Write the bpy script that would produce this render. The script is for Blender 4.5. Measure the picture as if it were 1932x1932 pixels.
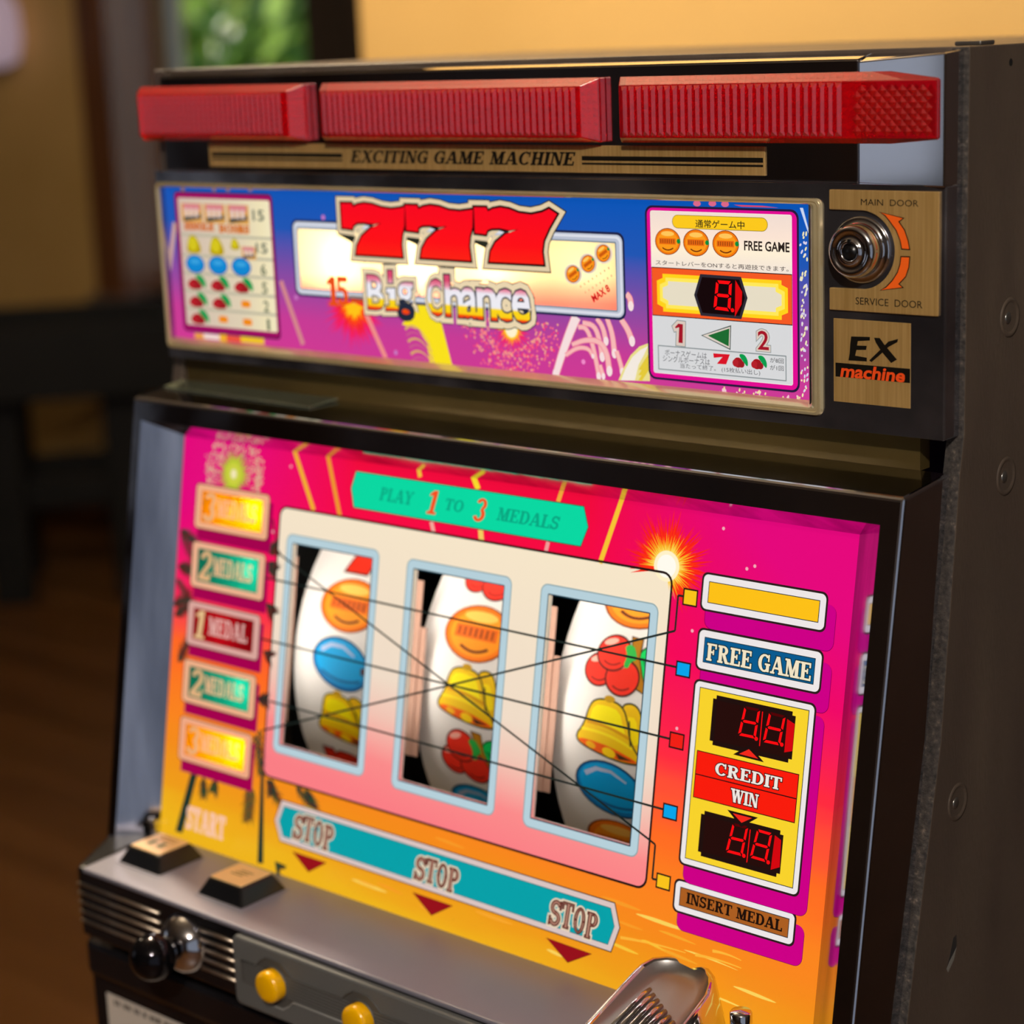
import bpy, bmesh, math, random
from mathutils import Vector, Matrix
from mathutils.geometry import tessellate_polygon

for _o in list(bpy.data.objects):
    bpy.data.objects.remove(_o, do_unlink=True)
scene = bpy.context.scene
COL = scene.collection
pi, sin, cos, tan, rad = math.pi, math.sin, math.cos, math.tan, math.radians
DZ = 1.40                       # height of the machine's reference level above the floor

# ------------------------------------------------------------------ camera
cam_d = bpy.data.cameras.new('camera'); cam = bpy.data.objects.new('camera', cam_d)
COL.objects.link(cam); scene.camera = cam
cam_d.sensor_width = 36.0; cam_d.sensor_fit = 'HORIZONTAL'
cam_d.lens = 36.0 * 3842.9 / 1932.0
yaw, pit, rol = rad(-41.243), rad(-13.1753), rad(2.2799)
fwd = Vector((sin(yaw) * cos(pit), cos(yaw) * cos(pit), sin(pit)))
rgt = Vector((cos(yaw), -sin(yaw), 0)); dwn = fwd.cross(rgt)
r2 = rgt * cos(rol) + dwn * sin(rol); d2 = -rgt * sin(rol) + dwn * cos(rol)
mw = Matrix((r2, -d2, -fwd)).transposed().to_4x4()
mw.translation = Vector((0.64314, -0.72896, 0.06766 + DZ))
cam.matrix_world = mw
cam_d.dof.use_dof = True
cam_d.dof.focus_distance = 0.868
cam_d.dof.aperture_fstop = 6.6
cam_d.clip_start = 0.02; cam_d.clip_end = 100

# ------------------------------------------------------------------ world, lamps, exposure
scene.view_settings.view_transform = 'Standard'
scene.view_settings.look = 'None'
scene.view_settings.exposure = 0.0
scene.view_settings.gamma = 1.0
scene.view_settings.use_curve_mapping = False
wd = bpy.data.worlds.new('world'); scene.world = wd; wd.use_nodes = True
_nt = wd.node_tree; _nt.nodes.clear()
_wo = _nt.nodes.new('ShaderNodeOutputWorld'); _bg = _nt.nodes.new('ShaderNodeBackground')
_sky = _nt.nodes.new('ShaderNodeTexSky'); _sky.sky_type = 'NISHITA'
_sky.sun_disc = False; _sky.sun_elevation = rad(42); _sky.sun_rotation = rad(200)
_bg.inputs[1].default_value = 0.45
_nt.links.new(_sky.outputs[0], _bg.inputs[0]); _nt.links.new(_bg.outputs[0], _wo.inputs[0])

def point_lamp(name, loc, power, col, r=0.02):
    d = bpy.data.lights.new(name, 'POINT'); d.energy = power; d.color = col; d.shadow_soft_size = r
    o = bpy.data.objects.new(name, d); COL.objects.link(o); o.location = loc
    return o
# area lamps just inside the added blinds, standing in for side-window daylight
def area_lamp(name, loc, rot, sx, sy, power, col):
    d = bpy.data.lights.new(name, 'AREA'); d.shape = 'RECTANGLE'; d.size = sx; d.size_y = sy
    d.energy = power; d.color = col
    o = bpy.data.objects.new(name, d); COL.objects.link(o); o.location = loc; o.rotation_euler = rot
    return o
area_lamp('daylight_left_window', (-5.18, -3.0, 1.6), (0, rad(-90), 0), 1.4, 1.7, 3.4, (0.84, 0.89, 1.0))
area_lamp('daylight_right_window', (2.48, -2.45, 1.22), (0, rad(90), 0), 2.14, 3.5, 6.6, (0.82, 0.88, 1.0))
# ceiling lamps of the room, plus an added fill light at the left
point_lamp('ceiling_bulb_wall', (-0.95, 0.35, 2.40), 96, (1.0, 0.84, 0.62), 0.05)
point_lamp('fill_light_left', (-3.3, 0.5, 2.40), 15, (1.0, 0.80, 0.52), 0.05)  # unseen fill, added to brighten the far left wall
point_lamp('ceiling_bulb_front', (1.20, -1.55, 2.40), 120, (1.0, 0.93, 0.86), 0.04)

# ------------------------------------------------------------------ colour and material helpers
def lin(h):
    h = h.lstrip('#')
    o = []
    for i in (0, 2, 4):
        c = int(h[i:i + 2], 16) / 255
        o.append(c / 12.92 if c <= .04045 else ((c + .055) / 1.055) ** 2.4)
    return (*o, 1.0)
MATS = {}
def _new(name):
    m = bpy.data.materials.new(name); m.use_nodes = True
    return m, m.node_tree, m.node_tree.nodes['Principled BSDF']
def mat(name, col, rough=.5, metal=0., spec=.5, **kw):
    if name in MATS: return MATS[name]
    m, nt, b = _new(name)
    b.inputs['Base Color'].default_value = lin(col) if isinstance(col, str) else (*col, 1)
    b.inputs['Roughness'].default_value = rough; b.inputs['Metallic'].default_value = metal
    b.inputs['Specular IOR Level'].default_value = spec
    for k, v in kw.items(): b.inputs[k.replace('_', ' ')].default_value = v
    MATS[name] = m
    return m
def N(nt, t, **kw):
    n = nt.nodes.new(t)
    for k, v in kw.items(): setattr(n, k, v)
    return n
def noise_col(name, stops, scale, rough=.6, metal=0., bump=0., stretch=(1, 1, 1), detail=6, spec=.5, rough2=None, bscale=None):
    if name in MATS: return MATS[name]
    m, nt, b = _new(name)
    tc = N(nt, 'ShaderNodeTexCoord'); mp = N(nt, 'ShaderNodeMapping'); mp.inputs['Scale'].default_value = stretch
    nz = N(nt, 'ShaderNodeTexNoise'); nz.inputs['Scale'].default_value = scale; nz.inputs['Detail'].default_value = detail
    rp = N(nt, 'ShaderNodeValToRGB')
    els = rp.color_ramp.elements
    while len(els) < len(stops): els.new(.5)
    for e, (p, c) in zip(els, stops): e.position = p; e.color = lin(c)
    nt.links.new(tc.outputs['Object'], mp.inputs[0]); nt.links.new(mp.outputs[0], nz.inputs['Vector'])
    nt.links.new(nz.outputs[0], rp.inputs[0]); nt.links.new(rp.outputs[0], b.inputs['Base Color'])
    b.inputs['Roughness'].default_value = rough; b.inputs['Metallic'].default_value = metal
    b.inputs['Specular IOR Level'].default_value = spec
    if rough2 is not None:
        mr = N(nt, 'ShaderNodeMapRange'); mr.inputs[1].default_value = .35; mr.inputs[2].default_value = .7
        mr.inputs[3].default_value = rough; mr.inputs[4].default_value = rough2
        nt.links.new(nz.outputs[0], mr.inputs[0]); nt.links.new(mr.outputs[0], b.inputs['Roughness'])
    if bump:
        n2 = nz
        if bscale:
            n2 = N(nt, 'ShaderNodeTexNoise'); n2.inputs['Scale'].default_value = bscale; n2.inputs['Detail'].default_value = 4
            nt.links.new(mp.outputs[0], n2.inputs['Vector'])
        bp_ = N(nt, 'ShaderNodeBump'); bp_.inputs['Strength'].default_value = bump; bp_.inputs['Distance'].default_value = .002
        nt.links.new(n2.outputs[0], bp_.inputs['Height']); nt.links.new(bp_.outputs[0], b.inputs['Normal'])
    MATS[name] = m
    return m
GLOW = 0.94                     # brightness of the backlight behind the printed sheets
def ink(col, e=1.0):
    """back-lit printed ink"""
    k = 'ink_%s_%.2f' % (col.lstrip('#'), e)
    if k in MATS: return MATS[k]
    m, nt, b = _new(k)
    c = lin(col)
    b.inputs['Base Color'].default_value = (c[0] * .10, c[1] * .10, c[2] * .10, 1)
    b.inputs['Roughness'].default_value = .30; b.inputs['Specular IOR Level'].default_value = .12
    b.inputs['Emission Color'].default_value = c; b.inputs['Emission Strength'].default_value = GLOW * e
    MATS[k] = m
    return m
def flat(col, rough=.5):
    """ordinary printed ink, not lit"""
    return mat('print_' + col.lstrip('#') + '_%d' % int(rough * 100), col, rough, 0., .15)
def ramp_ink(name, build):
    """back-lit printed gradient; build(nt) returns a colour socket"""
    m, nt, b = _new(name)
    s = build(nt)
    nt.links.new(s, b.inputs['Emission Color']); b.inputs['Emission Strength'].default_value = GLOW
    mx = N(nt, 'ShaderNodeMixRGB'); mx.inputs[0].default_value = .9; mx.inputs[2].default_value = (0, 0, 0, 1)
    nt.links.new(s, mx.inputs[1]); nt.links.new(mx.outputs[0], b.inputs['Base Color'])
    b.inputs['Roughness'].default_value = .30; b.inputs['Specular IOR Level'].default_value = .12
    MATS[name] = m
    return m
def ramp(nt, sock, stops, interp='LINEAR'):
    rp = N(nt, 'ShaderNodeValToRGB'); rp.color_ramp.interpolation = interp
    els = rp.color_ramp.elements
    while len(els) < len(stops): els.new(.5)
    for e, (p, c) in zip(els, stops): e.position = p; e.color = lin(c) if isinstance(c, str) else (c, c, c, 1)
    nt.links.new(sock, rp.inputs[0]); return rp.outputs[0]
def math_(nt, op, a, b=None):
    n = N(nt, 'ShaderNodeMath', operation=op)
    for i, v in enumerate((a, b)):
        if v is None: continue
        if isinstance(v, (int, float)): n.inputs[i].default_value = v
        else: nt.links.new(v, n.inputs[i])
    return n.outputs[0]
def mixc(nt, f, a, b):
    n = N(nt, 'ShaderNodeMixRGB')
    for i, v in enumerate((f, a, b)):
        if isinstance(v, (int, float)): n.inputs[i].default_value = v
        elif isinstance(v, str): n.inputs[i].default_value = lin(v)
        else: nt.links.new(v, n.inputs[i])
    return n.outputs[0]
def uvxy(nt):
    u = N(nt, 'ShaderNodeUVMap'); u.uv_map = 'UVMap'
    s = N(nt, 'ShaderNodeSeparateXYZ'); nt.links.new(u.outputs[0], s.inputs[0])
    return s.outputs[0], s.outputs[1]

# ------------------------------------------------------------------ frames: panel coordinates (mm) -> world
TH = rad(10.2798); PO = Vector((0, -.0324, -.2308 + DZ))
PN = Vector((0, -cos(TH), sin(TH))); PD = Vector((0, -sin(TH), -cos(TH)))
def FL(x, y, d=0.):             # sloping lower panel: x right, y up the panel, d out of it
    return PO + Vector((x / 1e3, 0, 0)) - PD * (y / 1e3) + PN * (d / 1e3)
def FU(x, y, d=0.):             # upright upper front: d towards the viewer
    return Vector((x / 1e3, -d / 1e3, y / 1e3 + DZ))
def FS(x, y, d=0.):             # right side of the cabinet: x = depth, y = height, d out to the right
    return Vector(((242.5 + d) / 1e3, x / 1e3, y / 1e3 + DZ))
def FT(x, y, d=0.):             # tray top: x right, y back, d up
    return Vector((x / 1e3, y / 1e3, (-361 + d) / 1e3 + DZ))
def FR(x, y, d=0.):             # lower front rail: x right, y up
    return Vector((x / 1e3, (-112 - d) / 1e3, y / 1e3 + DZ))
def FW(x, y, z): return Vector((x, y, z))
REEL_R = 109.0; REEL_C = (98.9, -273.5); REEL_X = (-150.0, -58.7, 32.6)
def FReel(i):
    def f(x, a, d=0.):
        t = a / REEL_R; r = (REEL_R + d)
        return Vector(((REEL_X[i] + x) / 1e3, (REEL_C[0] - r * cos(t)) / 1e3, (REEL_C[1] + r * sin(t)) / 1e3 + DZ))
    return f

# ------------------------------------------------------------------ mesh helpers
def link(o, parent=None):
    COL.objects.link(o)
    if parent is not None: o.parent = parent
    return o
def thing(name, label, cat, group=None, loc=(0, 0, 0)):
    o = bpy.data.objects.new(name, None); o.empty_display_size = .05; o.location = loc
    COL.objects.link(o); tag(o, label, cat, group)
    return o
def tag(o, label=None, cat=None, group=None, kind=None):
    if label: o['label'] = label
    if cat: o['category'] = cat
    if group: o['group'] = group
    if kind: o['kind'] = kind
    return o
class MB:
    def __init__(s, frame=FW): s.f = frame; s.v = []; s.fc = []; s.mi = []; s.ms = []; s.sm = []
    def m(s, material):
        if material not in s.ms: s.ms.append(material)
        return s.ms.index(material)
    def add(s, vs, fs, material, smooth=False, frame=None):
        f = frame or s.f; b = len(s.v); k = s.m(material)
        s.v += [f(*p) for p in vs]
        for q in fs: s.fc.append([b + i for i in q]); s.mi.append(k); s.sm.append(smooth)
    def box(s, a, b, material, frame=None):
        x0, y0, z0 = a; x1, y1, z1 = b
        s.add([(x0, y0, z0), (x1, y0, z0), (x1, y1, z0), (x0, y1, z0), (x0, y0, z1), (x1, y0, z1), (x1, y1, z1), (x0, y1, z1)],
              [(3, 2, 1, 0), (4, 5, 6, 7), (0, 1, 5, 4), (1, 2, 6, 5), (2, 3, 7, 6), (3, 0, 4, 7)], material, False, frame)
    def prism(s, poly, d0, d1, material, frame=None, cap0=True, cap1=True, smooth=False):
        n = len(poly)
        vs = [(x, y, d0) for x, y in poly] + [(x, y, d1) for x, y in poly]
        fs = [(i, (i + 1) % n, n + (i + 1) % n, n + i) for i in range(n)]
        s.add(vs, fs, material, smooth, frame)
        b = len(s.v) - 2 * n; k = s.m(material)
        if cap0: s.fc.append([b + i for i in range(n)][::-1]); s.mi.append(k); s.sm.append(False)
        if cap1: s.fc.append([b + n + i for i in range(n)]); s.mi.append(k); s.sm.append(False)
    def rings(s, rs, material, closed=True, cap0=False, cap1=False, smooth=True, frame=None):
        n = len(rs[0]); vs = [p for r in rs for p in r]; fs = []
        for k in range(len(rs) - 1):
            for i in range(n if closed else n - 1):
                j = (i + 1) % n
                fs.append((k * n + i, k * n + j, (k + 1) * n + j, (k + 1) * n + i))
        if cap0: fs.append(tuple(range(n))[::-1])
        if cap1: fs.append(tuple((len(rs) - 1) * n + i for i in range(n)))
        s.add(vs, fs, material, smooth, frame)
    def lathe(s, cx, cy, prof, material, n=32, frame=None, smooth=True, cap1=True):
        """prof: list of (radius, d) around the frame's d axis"""
        rs = [[(cx + r * cos(2 * pi * i / n), cy + r * sin(2 * pi * i / n), d) for i in range(n)] for r, d in prof]
        s.rings(rs, material, True, False, cap1, smooth, frame)
    def tube(s, pts, r, material, n=10, frame=None):
        P = [Vector(p) for p in pts]; rs = []
        for i, p in enumerate(P):
            t = (P[min(i + 1, len(P) - 1)] - P[max(i - 1, 0)]).normalized()
            a = t.orthogonal().normalized(); c = t.cross(a)
            rs.append([tuple(p + (a * cos(2 * pi * k / n) + c * sin(2 * pi * k / n)) * r) for k in range(n)])
        s.rings(rs, material, True, True, True, True, frame)
    def build(s, name, parent=None, bevel=0., seg=2, normals=True):
        me = bpy.data.meshes.new(name)
        me.from_pydata([tuple(p) for p in s.v], [], s.fc); me.update()
        for m_ in s.ms: me.materials.append(m_)
        me.polygons.foreach_set('material_index', s.mi)
        me.polygons.foreach_set('use_smooth', s.sm)
        if normals:
            bm = bmesh.new(); bm.from_mesh(me); bmesh.ops.recalc_face_normals(bm, faces=bm.faces); bm.to_mesh(me); bm.free()
        o = link(bpy.data.objects.new(name, me), parent)
        if bevel:
            md = o.modifiers.new('bevel', 'BEVEL'); md.width = bevel; md.segments = seg; md.limit_method = 'ANGLE'; md.angle_limit = rad(35)
            md.harden_normals = False
        return o

# ------------------------------------------------------------------ flat print
def rrect_pts(x0, y0, x1, y1, r, n=5):
    x0, x1 = min(x0, x1), max(x0, x1); y0, y1 = min(y0, y1), max(y0, y1)
    r = max(min(r, (x1 - x0) / 2.01, (y1 - y0) / 2.01), .001)
    o = []
    for cx, cy, a in ((x1 - r, y1 - r, 0), (x0 + r, y1 - r, 90), (x0 + r, y0 + r, 180), (x1 - r, y0 + r, 270)):
        for k in range(n + 1):
            t = rad(a + 90 * k / n); o.append((cx + r * cos(t), cy + r * sin(t)))
    return o
def ell_pts(cx, cy, rx, ry, n=28, rot=0., a0=0., a1=360.):
    o = []; cr, sr = cos(rad(rot)), sin(rad(rot)); full = abs(a1 - a0 - 360) < 1e-6
    for k in range(n if full else n + 1):
        t = rad(a0 + (a1 - a0) * k / n); x, y = rx * cos(t), ry * sin(t)
        o.append((cx + x * cr - y * sr, cy + x * sr + y * cr))
    return o
def grow(poly, g):
    """offset a simple polygon outwards by g"""
    n = len(poly); ar = sum(poly[i][0] * poly[(i + 1) % n][1] - poly[(i + 1) % n][0] * poly[i][1] for i in range(n))
    sg = 1 if ar > 0 else -1; o = []
    for i in range(n):
        p0, p1, p2 = poly[i - 1], poly[i], poly[(i + 1) % n]
        a = Vector((p1[0] - p0[0], p1[1] - p0[1])); b = Vector((p2[0] - p1[0], p2[1] - p1[1]))
        if a.length < 1e-6 or b.length < 1e-6: o.append(p1); continue
        a.normalize(); b.normalize()
        na = Vector((a.y, -a.x)) * sg; nb = Vector((b.y, -b.x)) * sg
        m_ = na + nb
        if m_.length < 1e-3: m_ = na
        m_.normalize(); c = max(m_.dot(na), .5)
        o.append((p1[0] + m_.x * g / c, p1[1] + m_.y * g / c))
    return o
def chaikin(poly, n=2, closed=True):
    for _ in range(n):
        o = []
        m_ = len(poly)
        for i in range(m_ if closed else m_ - 1):
            p, q = poly[i], poly[(i + 1) % m_]
            o += [(p[0] * .75 + q[0] * .25, p[1] * .75 + q[1] * .25), (p[0] * .25 + q[0] * .75, p[1] * .25 + q[1] * .75)]
        if not closed: o = [poly[0]] + o + [poly[-1]]
        poly = o
    return poly
def line_pts(p, q, w):
    dx, dy = q[0] - p[0], q[1] - p[1]; L_ = math.hypot(dx, dy) or 1; nx, ny = -dy / L_ * w / 2, dx / L_ * w / 2
    return [(p[0] + nx, p[1] + ny), (p[0] - nx, p[1] - ny), (q[0] - nx, q[1] - ny), (q[0] + nx, q[1] + ny)]
def stroke_pts(pts, w0, w1=None):
    """ribbon along a polyline, width from w0 to w1"""
    w1 = w0 if w1 is None else w1; n = len(pts); l, r = [], []
    for i, p in enumerate(pts):
        a = pts[max(i - 1, 0)]; b = pts[min(i + 1, n - 1)]
        dx, dy = b[0] - a[0], b[1] - a[1]; L_ = math.hypot(dx, dy) or 1
        w = (w0 + (w1 - w0) * i / (n - 1)) / 2
        l.append((p[0] - dy / L_ * w, p[1] + dx / L_ * w)); r.append((p[0] + dy / L_ * w, p[1] - dx / L_ * w))
    return l + r[::-1]
def bez(p0, p1, p2, n=10):
    return [((1 - t) ** 2 * p0[0] + 2 * t * (1 - t) * p1[0] + t * t * p2[0], (1 - t) ** 2 * p0[1] + 2 * t * (1 - t) * p1[1] + t * t * p2[1]) for t in [k / n for k in range(n + 1)]]

# slab-serif letters drawn as strokes: unit cap height
T_, H_, E_ = .20, .085, .075
def _bar(x0, y0, x1, y1): return [(x0, y0), (x1, y0), (x1, y1), (x0, y1)]
def _dg(x0, y0, x1, y1, w): return [(x0, y0), (x0 + w, y0), (x1 + w, y1), (x1, y1)]
def _arc(cx, cy, rx, ry, wx, wy, a0, a1, n=14):
    o = ell_pts(cx, cy, rx, ry, n, 0, a0, a1) if abs(a1 - a0) < 360 else ell_pts(cx, cy, rx, ry, n, 0, a0, a1 - .01)
    i = ell_pts(cx, cy, rx - wx, ry - wy, n, 0, a0, a1) if abs(a1 - a0) < 360 else ell_pts(cx, cy, rx - wx, ry - wy, n, 0, a0, a1 - .01)
    return o + i[::-1]
def _stem(x, w=T_, y0=0, y1=1, b=True, t=True):
    o = [_bar(x, y0, x + w, y1)]
    if b: o.append(_bar(x - E_, y0, x + w + E_, y0 + H_))
    if t: o.append(_bar(x - E_, y1 - H_, x + w + E_, y1))
    return o
def glyph(c):
    x = E_
    if c == ' ': return [], .34
    if c == 'I': return _stem(x), T_ + 2 * E_
    if c in 'EF':
        o = _stem(x) + [_bar(x, 1 - H_, .66, 1), _bar(.585, .74, .66, 1), _bar(x, .47, .47, .47 + H_), _bar(.43, .38, .49, .65)]
        if c == 'E': o += [_bar(x, 0, .70, H_), _bar(.625, 0, .70, .28)]
        return o, .74
    if c == 'L': return _stem(x) + [_bar(x, 0, .66, H_), _bar(.585, 0, .66, .30)], .69
    if c == 'T': return _stem(.27, t=False) + [_bar(0, 1 - H_, .74, 1), _bar(0, .72, .075, 1), _bar(.665, .72, .74, 1)], .76
    if c == 'D': return _stem(x, b=False, t=False) + [_bar(0, 0, .42, H_), _bar(0, 1 - H_, .42, 1), _arc(.38, .5, .42, .5, T_, H_, -90, 90)], .82
    if c in 'PRB':
        o = _stem(x) + [_arc(.38, .745, .30, .255, .18, H_, -90, 90), _bar(x, 1 - H_, .40, 1), _bar(x, .49, .40, .49 + H_)]
        if c == 'R': o += [_dg(.55, 0, .30, .52, T_), _bar(.55, 0, .82, H_)]
        if c == 'B': o += [_arc(.40, .28, .33, .28, .19, H_, -90, 90), _bar(x, 0, .42, H_)]
        return o, {'P': .72, 'R': .82, 'B': .78}[c]
    if c in 'CG':
        o = [_arc(.42, .5, .42, .51, T_, H_, 48, 318), _bar(.66, .62, .73, 1.0)]
        if c == 'G': o += [_bar(.56, .02, .74, .46), _bar(.46, .40, .80, .48)]
        return o, .82
    if c == 'O': return [_arc(.43, .5, .43, .51, T_, H_, 0, 180), _arc(.43, .5, .43, .51, T_, H_, 180, 360)], .88
    if c == 'S': return [_arc(.32, .73, .30, .28, .15, .13, 20, 275), _arc(.32, .28, .32, .29, .16, .13, -165, 95), _bar(.55, .68, .62, 1.0), _bar(0, 0, .07, .34)], .68
    if c == 'A': return [_dg(.06, 0, .36, 1, .09), _dg(.62, 0, .34, 1, T_ + .02), _bar(.2, .28, .66, .28 + H_), _bar(-.02, 0, .25, H_), _bar(.54, 0, .92, H_)], .90
    if c == 'M': return [_bar(.10, 0, .18, 1), _dg(.42, 0, .10, 1, T_), _dg(.42, 0, .70, 1, .10), _bar(.70, 0, .70 + T_, 1), _bar(0, 0, .29, H_), _bar(.60, 0, 1.0, H_), _bar(0, 1 - H_, .24, 1), _bar(.72, 1 - H_, 1.0, 1)], 1.0
    if c == 'N': return [_bar(.10, 0, .18, 1), _dg(.56, 0, .10, 1, T_), _bar(.66, 0, .75, 1), _bar(0, 0, .30, H_), _bar(0, 1 - H_, .22, 1), _bar(.56, 1 - H_, .85, 1)], .85
    if c == 'H': return _stem(x) + _stem(.52) + [_bar(x, .46, .6, .46 + H_)], .82
    if c == 'X': return [_dg(.62, 0, .06, 1, T_ + .02), _dg(.10, 0, .62, 1, .09), _bar(0, 0, .28, H_), _bar(.52, 0, .88, H_), _bar(0, 1 - H_, .34, 1), _bar(.54, 1 - H_, .84, 1)], .86
    if c == 'V': return [_dg(.36, 0, .06, 1, T_), _dg(.40, 0, .68, 1, .09), _bar(-.02, 1 - H_, .34, 1), _bar(.58, 1 - H_, .86, 1)], .84
    if c == 'W': return [_dg(.28, 0, .06, 1, T_), _dg(.34, 0, .52, 1, .09), _dg(.72, 0, .48, 1, T_), _dg(.78, 0, .98, 1, .09), _bar(-.02, 1 - H_, .34, 1), _bar(.42, 1 - H_, .76, 1), _bar(.88, 1 - H_, 1.16, 1)], 1.14
    if c == 'Y': return [_dg(.30, .45, .04, 1, T_), _dg(.40, .45, .66, 1, .09), _bar(.30, 0, .30 + T_, .5), _bar(.20, 0, .60, H_), _bar(-.04, 1 - H_, .30, 1), _bar(.56, 1 - H_, .84, 1)], .80
    if c == 'K': return _stem(x) + [_dg(.25, .4, .58, 1, .10), _dg(.56, 0, .34, .6, T_), _bar(.5, 0, .84, H_)], .82
    if c == '1': return [_bar(.2, 0, .2 + T_, 1), _bar(.06, 0, .54, H_), [(.2, 1), (.02, .84), (.02, .76), (.2, .82)]], .56
    if c == '2': return [_arc(.32, .70, .31, .30, .18, .10, -28, 170), [(.42, .58), (.60, .56), (.24, .12), (.02, .12)], _bar(.02, 0, .64, .15), _bar(.56, 0, .64, .28)], .66
    if c == '5': return [_bar(.06, .5, .16, 1), _bar(.06, .86, .58, 1), _arc(.30, .31, .31, .32, .18, .11, -155, 110)], .66
    if c == '3': return [_arc(.30, .74, .28, .26, .16, .10, -70, 160), _arc(.30, .28, .31, .29, .18, .11, -160, 80)], .64
    return [_bar(0, 0, .5, 1)], .6
def serif_polys(s, track=.06):
    x = 0; out = []
    for c in s:
        g, a = glyph(c)
        out += [[(px + x, py) for px, py in q] for q in g]
        x += a + track
    return out
_TXT = {}
def sans_polys(s, off=0.):
    k = (s, round(off, 4))
    if k in _TXT: return _TXT[k]
    cu = bpy.data.curves.new('tmp', 'FONT'); cu.body = s; cu.offset = off; cu.resolution_u = 3
    o = bpy.data.objects.new('tmp', cu); COL.objects.link(o)
    bpy.context.view_layer.update()
    me = o.evaluated_get(bpy.context.evaluated_depsgraph_get()).to_mesh()
    out = [[(me.vertices[i].co.x, me.vertices[i].co.y) for i in p.vertices] for p in me.polygons]
    o.evaluated_get(bpy.context.evaluated_depsgraph_get()).to_mesh_clear()
    bpy.data.objects.remove(o); bpy.data.curves.remove(cu)
    _TXT[k] = out
    return out
def fit(polys, x0, y0, x1, y1, shear=0., ref=None):
    """scale polygons so that the bounding box of ref (or of themselves) fills the rectangle"""
    rf = [(px + shear * py, py) for q in (ref or polys) for px, py in q]
    ax, bx = min(p[0] for p in rf), max(p[0] for p in rf); ay, by = min(p[1] for p in rf), max(p[1] for p in rf)
    sx, sy = (x1 - x0) / (bx - ax), (y1 - y0) / (by - ay)
    return [[(x0 + (px + shear * py - ax) * sx, y0 + (py - ay) * sy) for px, py in q] for q in polys]

class Art:
    STEP = .006
    def __init__(s, frame, base=.02): s.f = frame; s.lay = base; s.p = []
    def poly(s, pts, m_, up=True):
        s.p.append((list(pts), s.lay, m_))
        if up: s.lay += s.STEP
    def many(s, polys, m_):
        for i, q in enumerate(polys): s.p.append((q, s.lay + (i % 7) * .0008, m_))
        s.lay += s.STEP
    def rect(s, x0, y0, x1, y1, m_): s.poly([(x0, y0), (x1, y0), (x1, y1), (x0, y1)], m_)
    def rr(s, b, r, m_, g=0.): s.poly(rrect_pts(min(b[0], b[2]) - g, min(b[1], b[3]) - g, max(b[0], b[2]) + g, max(b[1], b[3]) + g, r + g), m_)
    def ell(s, cx, cy, rx, ry, m_, rot=0., n=28): s.poly(ell_pts(cx, cy, rx, ry, n, rot), m_)
    def line(s, p, q, w, m_): s.poly(line_pts(p, q, w), m_)
    def serif(s, t, bl, tr, m_, g=0., shear=0., track=.06):
        ps = fit(serif_polys(t, track), bl[0], bl[1], tr[0], tr[1], shear)
        s.many([grow(q, g) for q in ps] if g else ps, m_)
    def sans(s, t, bl, tr, m_, off=0., shear=0.):
        s.many(fit(sans_polys(t, off), bl[0], bl[1], tr[0], tr[1], shear, sans_polys(t, 0.)), m_)
    def build(s, name, parent, cuts=None, uv=False):
        bm = bmesh.new(); ms = []
        for pts, d, m_ in s.p:
            if m_ not in ms: ms.append(m_)
            q = [pts[0]]
            for p in pts[1:]:
                if abs(p[0] - q[-1][0]) + abs(p[1] - q[-1][1]) > 1e-5: q.append(p)
            if len(q) > 3 and abs(q[0][0] - q[-1][0]) + abs(q[0][1] - q[-1][1]) < 1e-5: q.pop()
            if len(q) < 3: continue
            vs = [bm.verts.new((x, y, d)) for x, y in q]
            tris = [(0, 1, 2)] if len(q) == 3 else tessellate_polygon([[Vector((x, y, 0)) for x, y in q]])
            for t in tris:
                a, b, c = (q[i] for i in t)
                ar = (b[0] - a[0]) * (c[1] - a[1]) - (c[0] - a[0]) * (b[1] - a[1])
                if abs(ar) < 1e-9: continue
                try: f_ = bm.faces.new([vs[i] for i in (t if ar > 0 else t[::-1])])
                except ValueError: continue
                f_.material_index = ms.index(m_)
        if cuts:
            lo, hi, st = cuts; y = lo
            while y <= hi:
                bmesh.ops.bisect_plane(bm, geom=bm.verts[:] + bm.edges[:] + bm.faces[:], plane_co=(0, y, 0), plane_no=(0, 1, 0)); y += st
        if uv:
            ul = bm.loops.layers.uv.new('UVMap')
            for f_ in bm.faces:
                for l_ in f_.loops: l_[ul].uv = (l_.vert.co.x / 100, l_.vert.co.y / 100)
        for v in bm.verts: v.co = s.f(*v.co)
        me = bpy.data.meshes.new(name); bm.to_mesh(me); bm.free()
        for m_ in ms: me.materials.append(m_)
        s.p = []
        return link(bpy.data.objects.new(name, me), parent)
def cells(outer, holes):
    """rectangles left of outer when the holes are cut out"""
    xs = sorted({outer[0], outer[2], *[h[0] for h in holes], *[h[2] for h in holes]}); ys = sorted({outer[1], outer[3], *[h[1] for h in holes], *[h[3] for h in holes]})
    o = []
    for i in range(len(xs) - 1):
        for j in range(len(ys) - 1):
            cx, cy = (xs[i] + xs[i + 1]) / 2, (ys[j] + ys[j + 1]) / 2
            if not (outer[0] < cx < outer[2] and outer[1] < cy < outer[3]): continue
            if any(h[0] < cx < h[2] and h[1] < cy < h[3] for h in holes): continue
            o.append([(xs[i], ys[j]), (xs[i + 1], ys[j]), (xs[i + 1], ys[j + 1]), (xs[i], ys[j + 1])])
    return o
def R_(a, b): return (min(a[0], b[0]), min(a[1], b[1]), max(a[0], b[0]), max(a[1], b[1]))
def inset(r, g): return (r[0] + g, r[1] + g, r[2] - g, r[3] - g)

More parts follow.
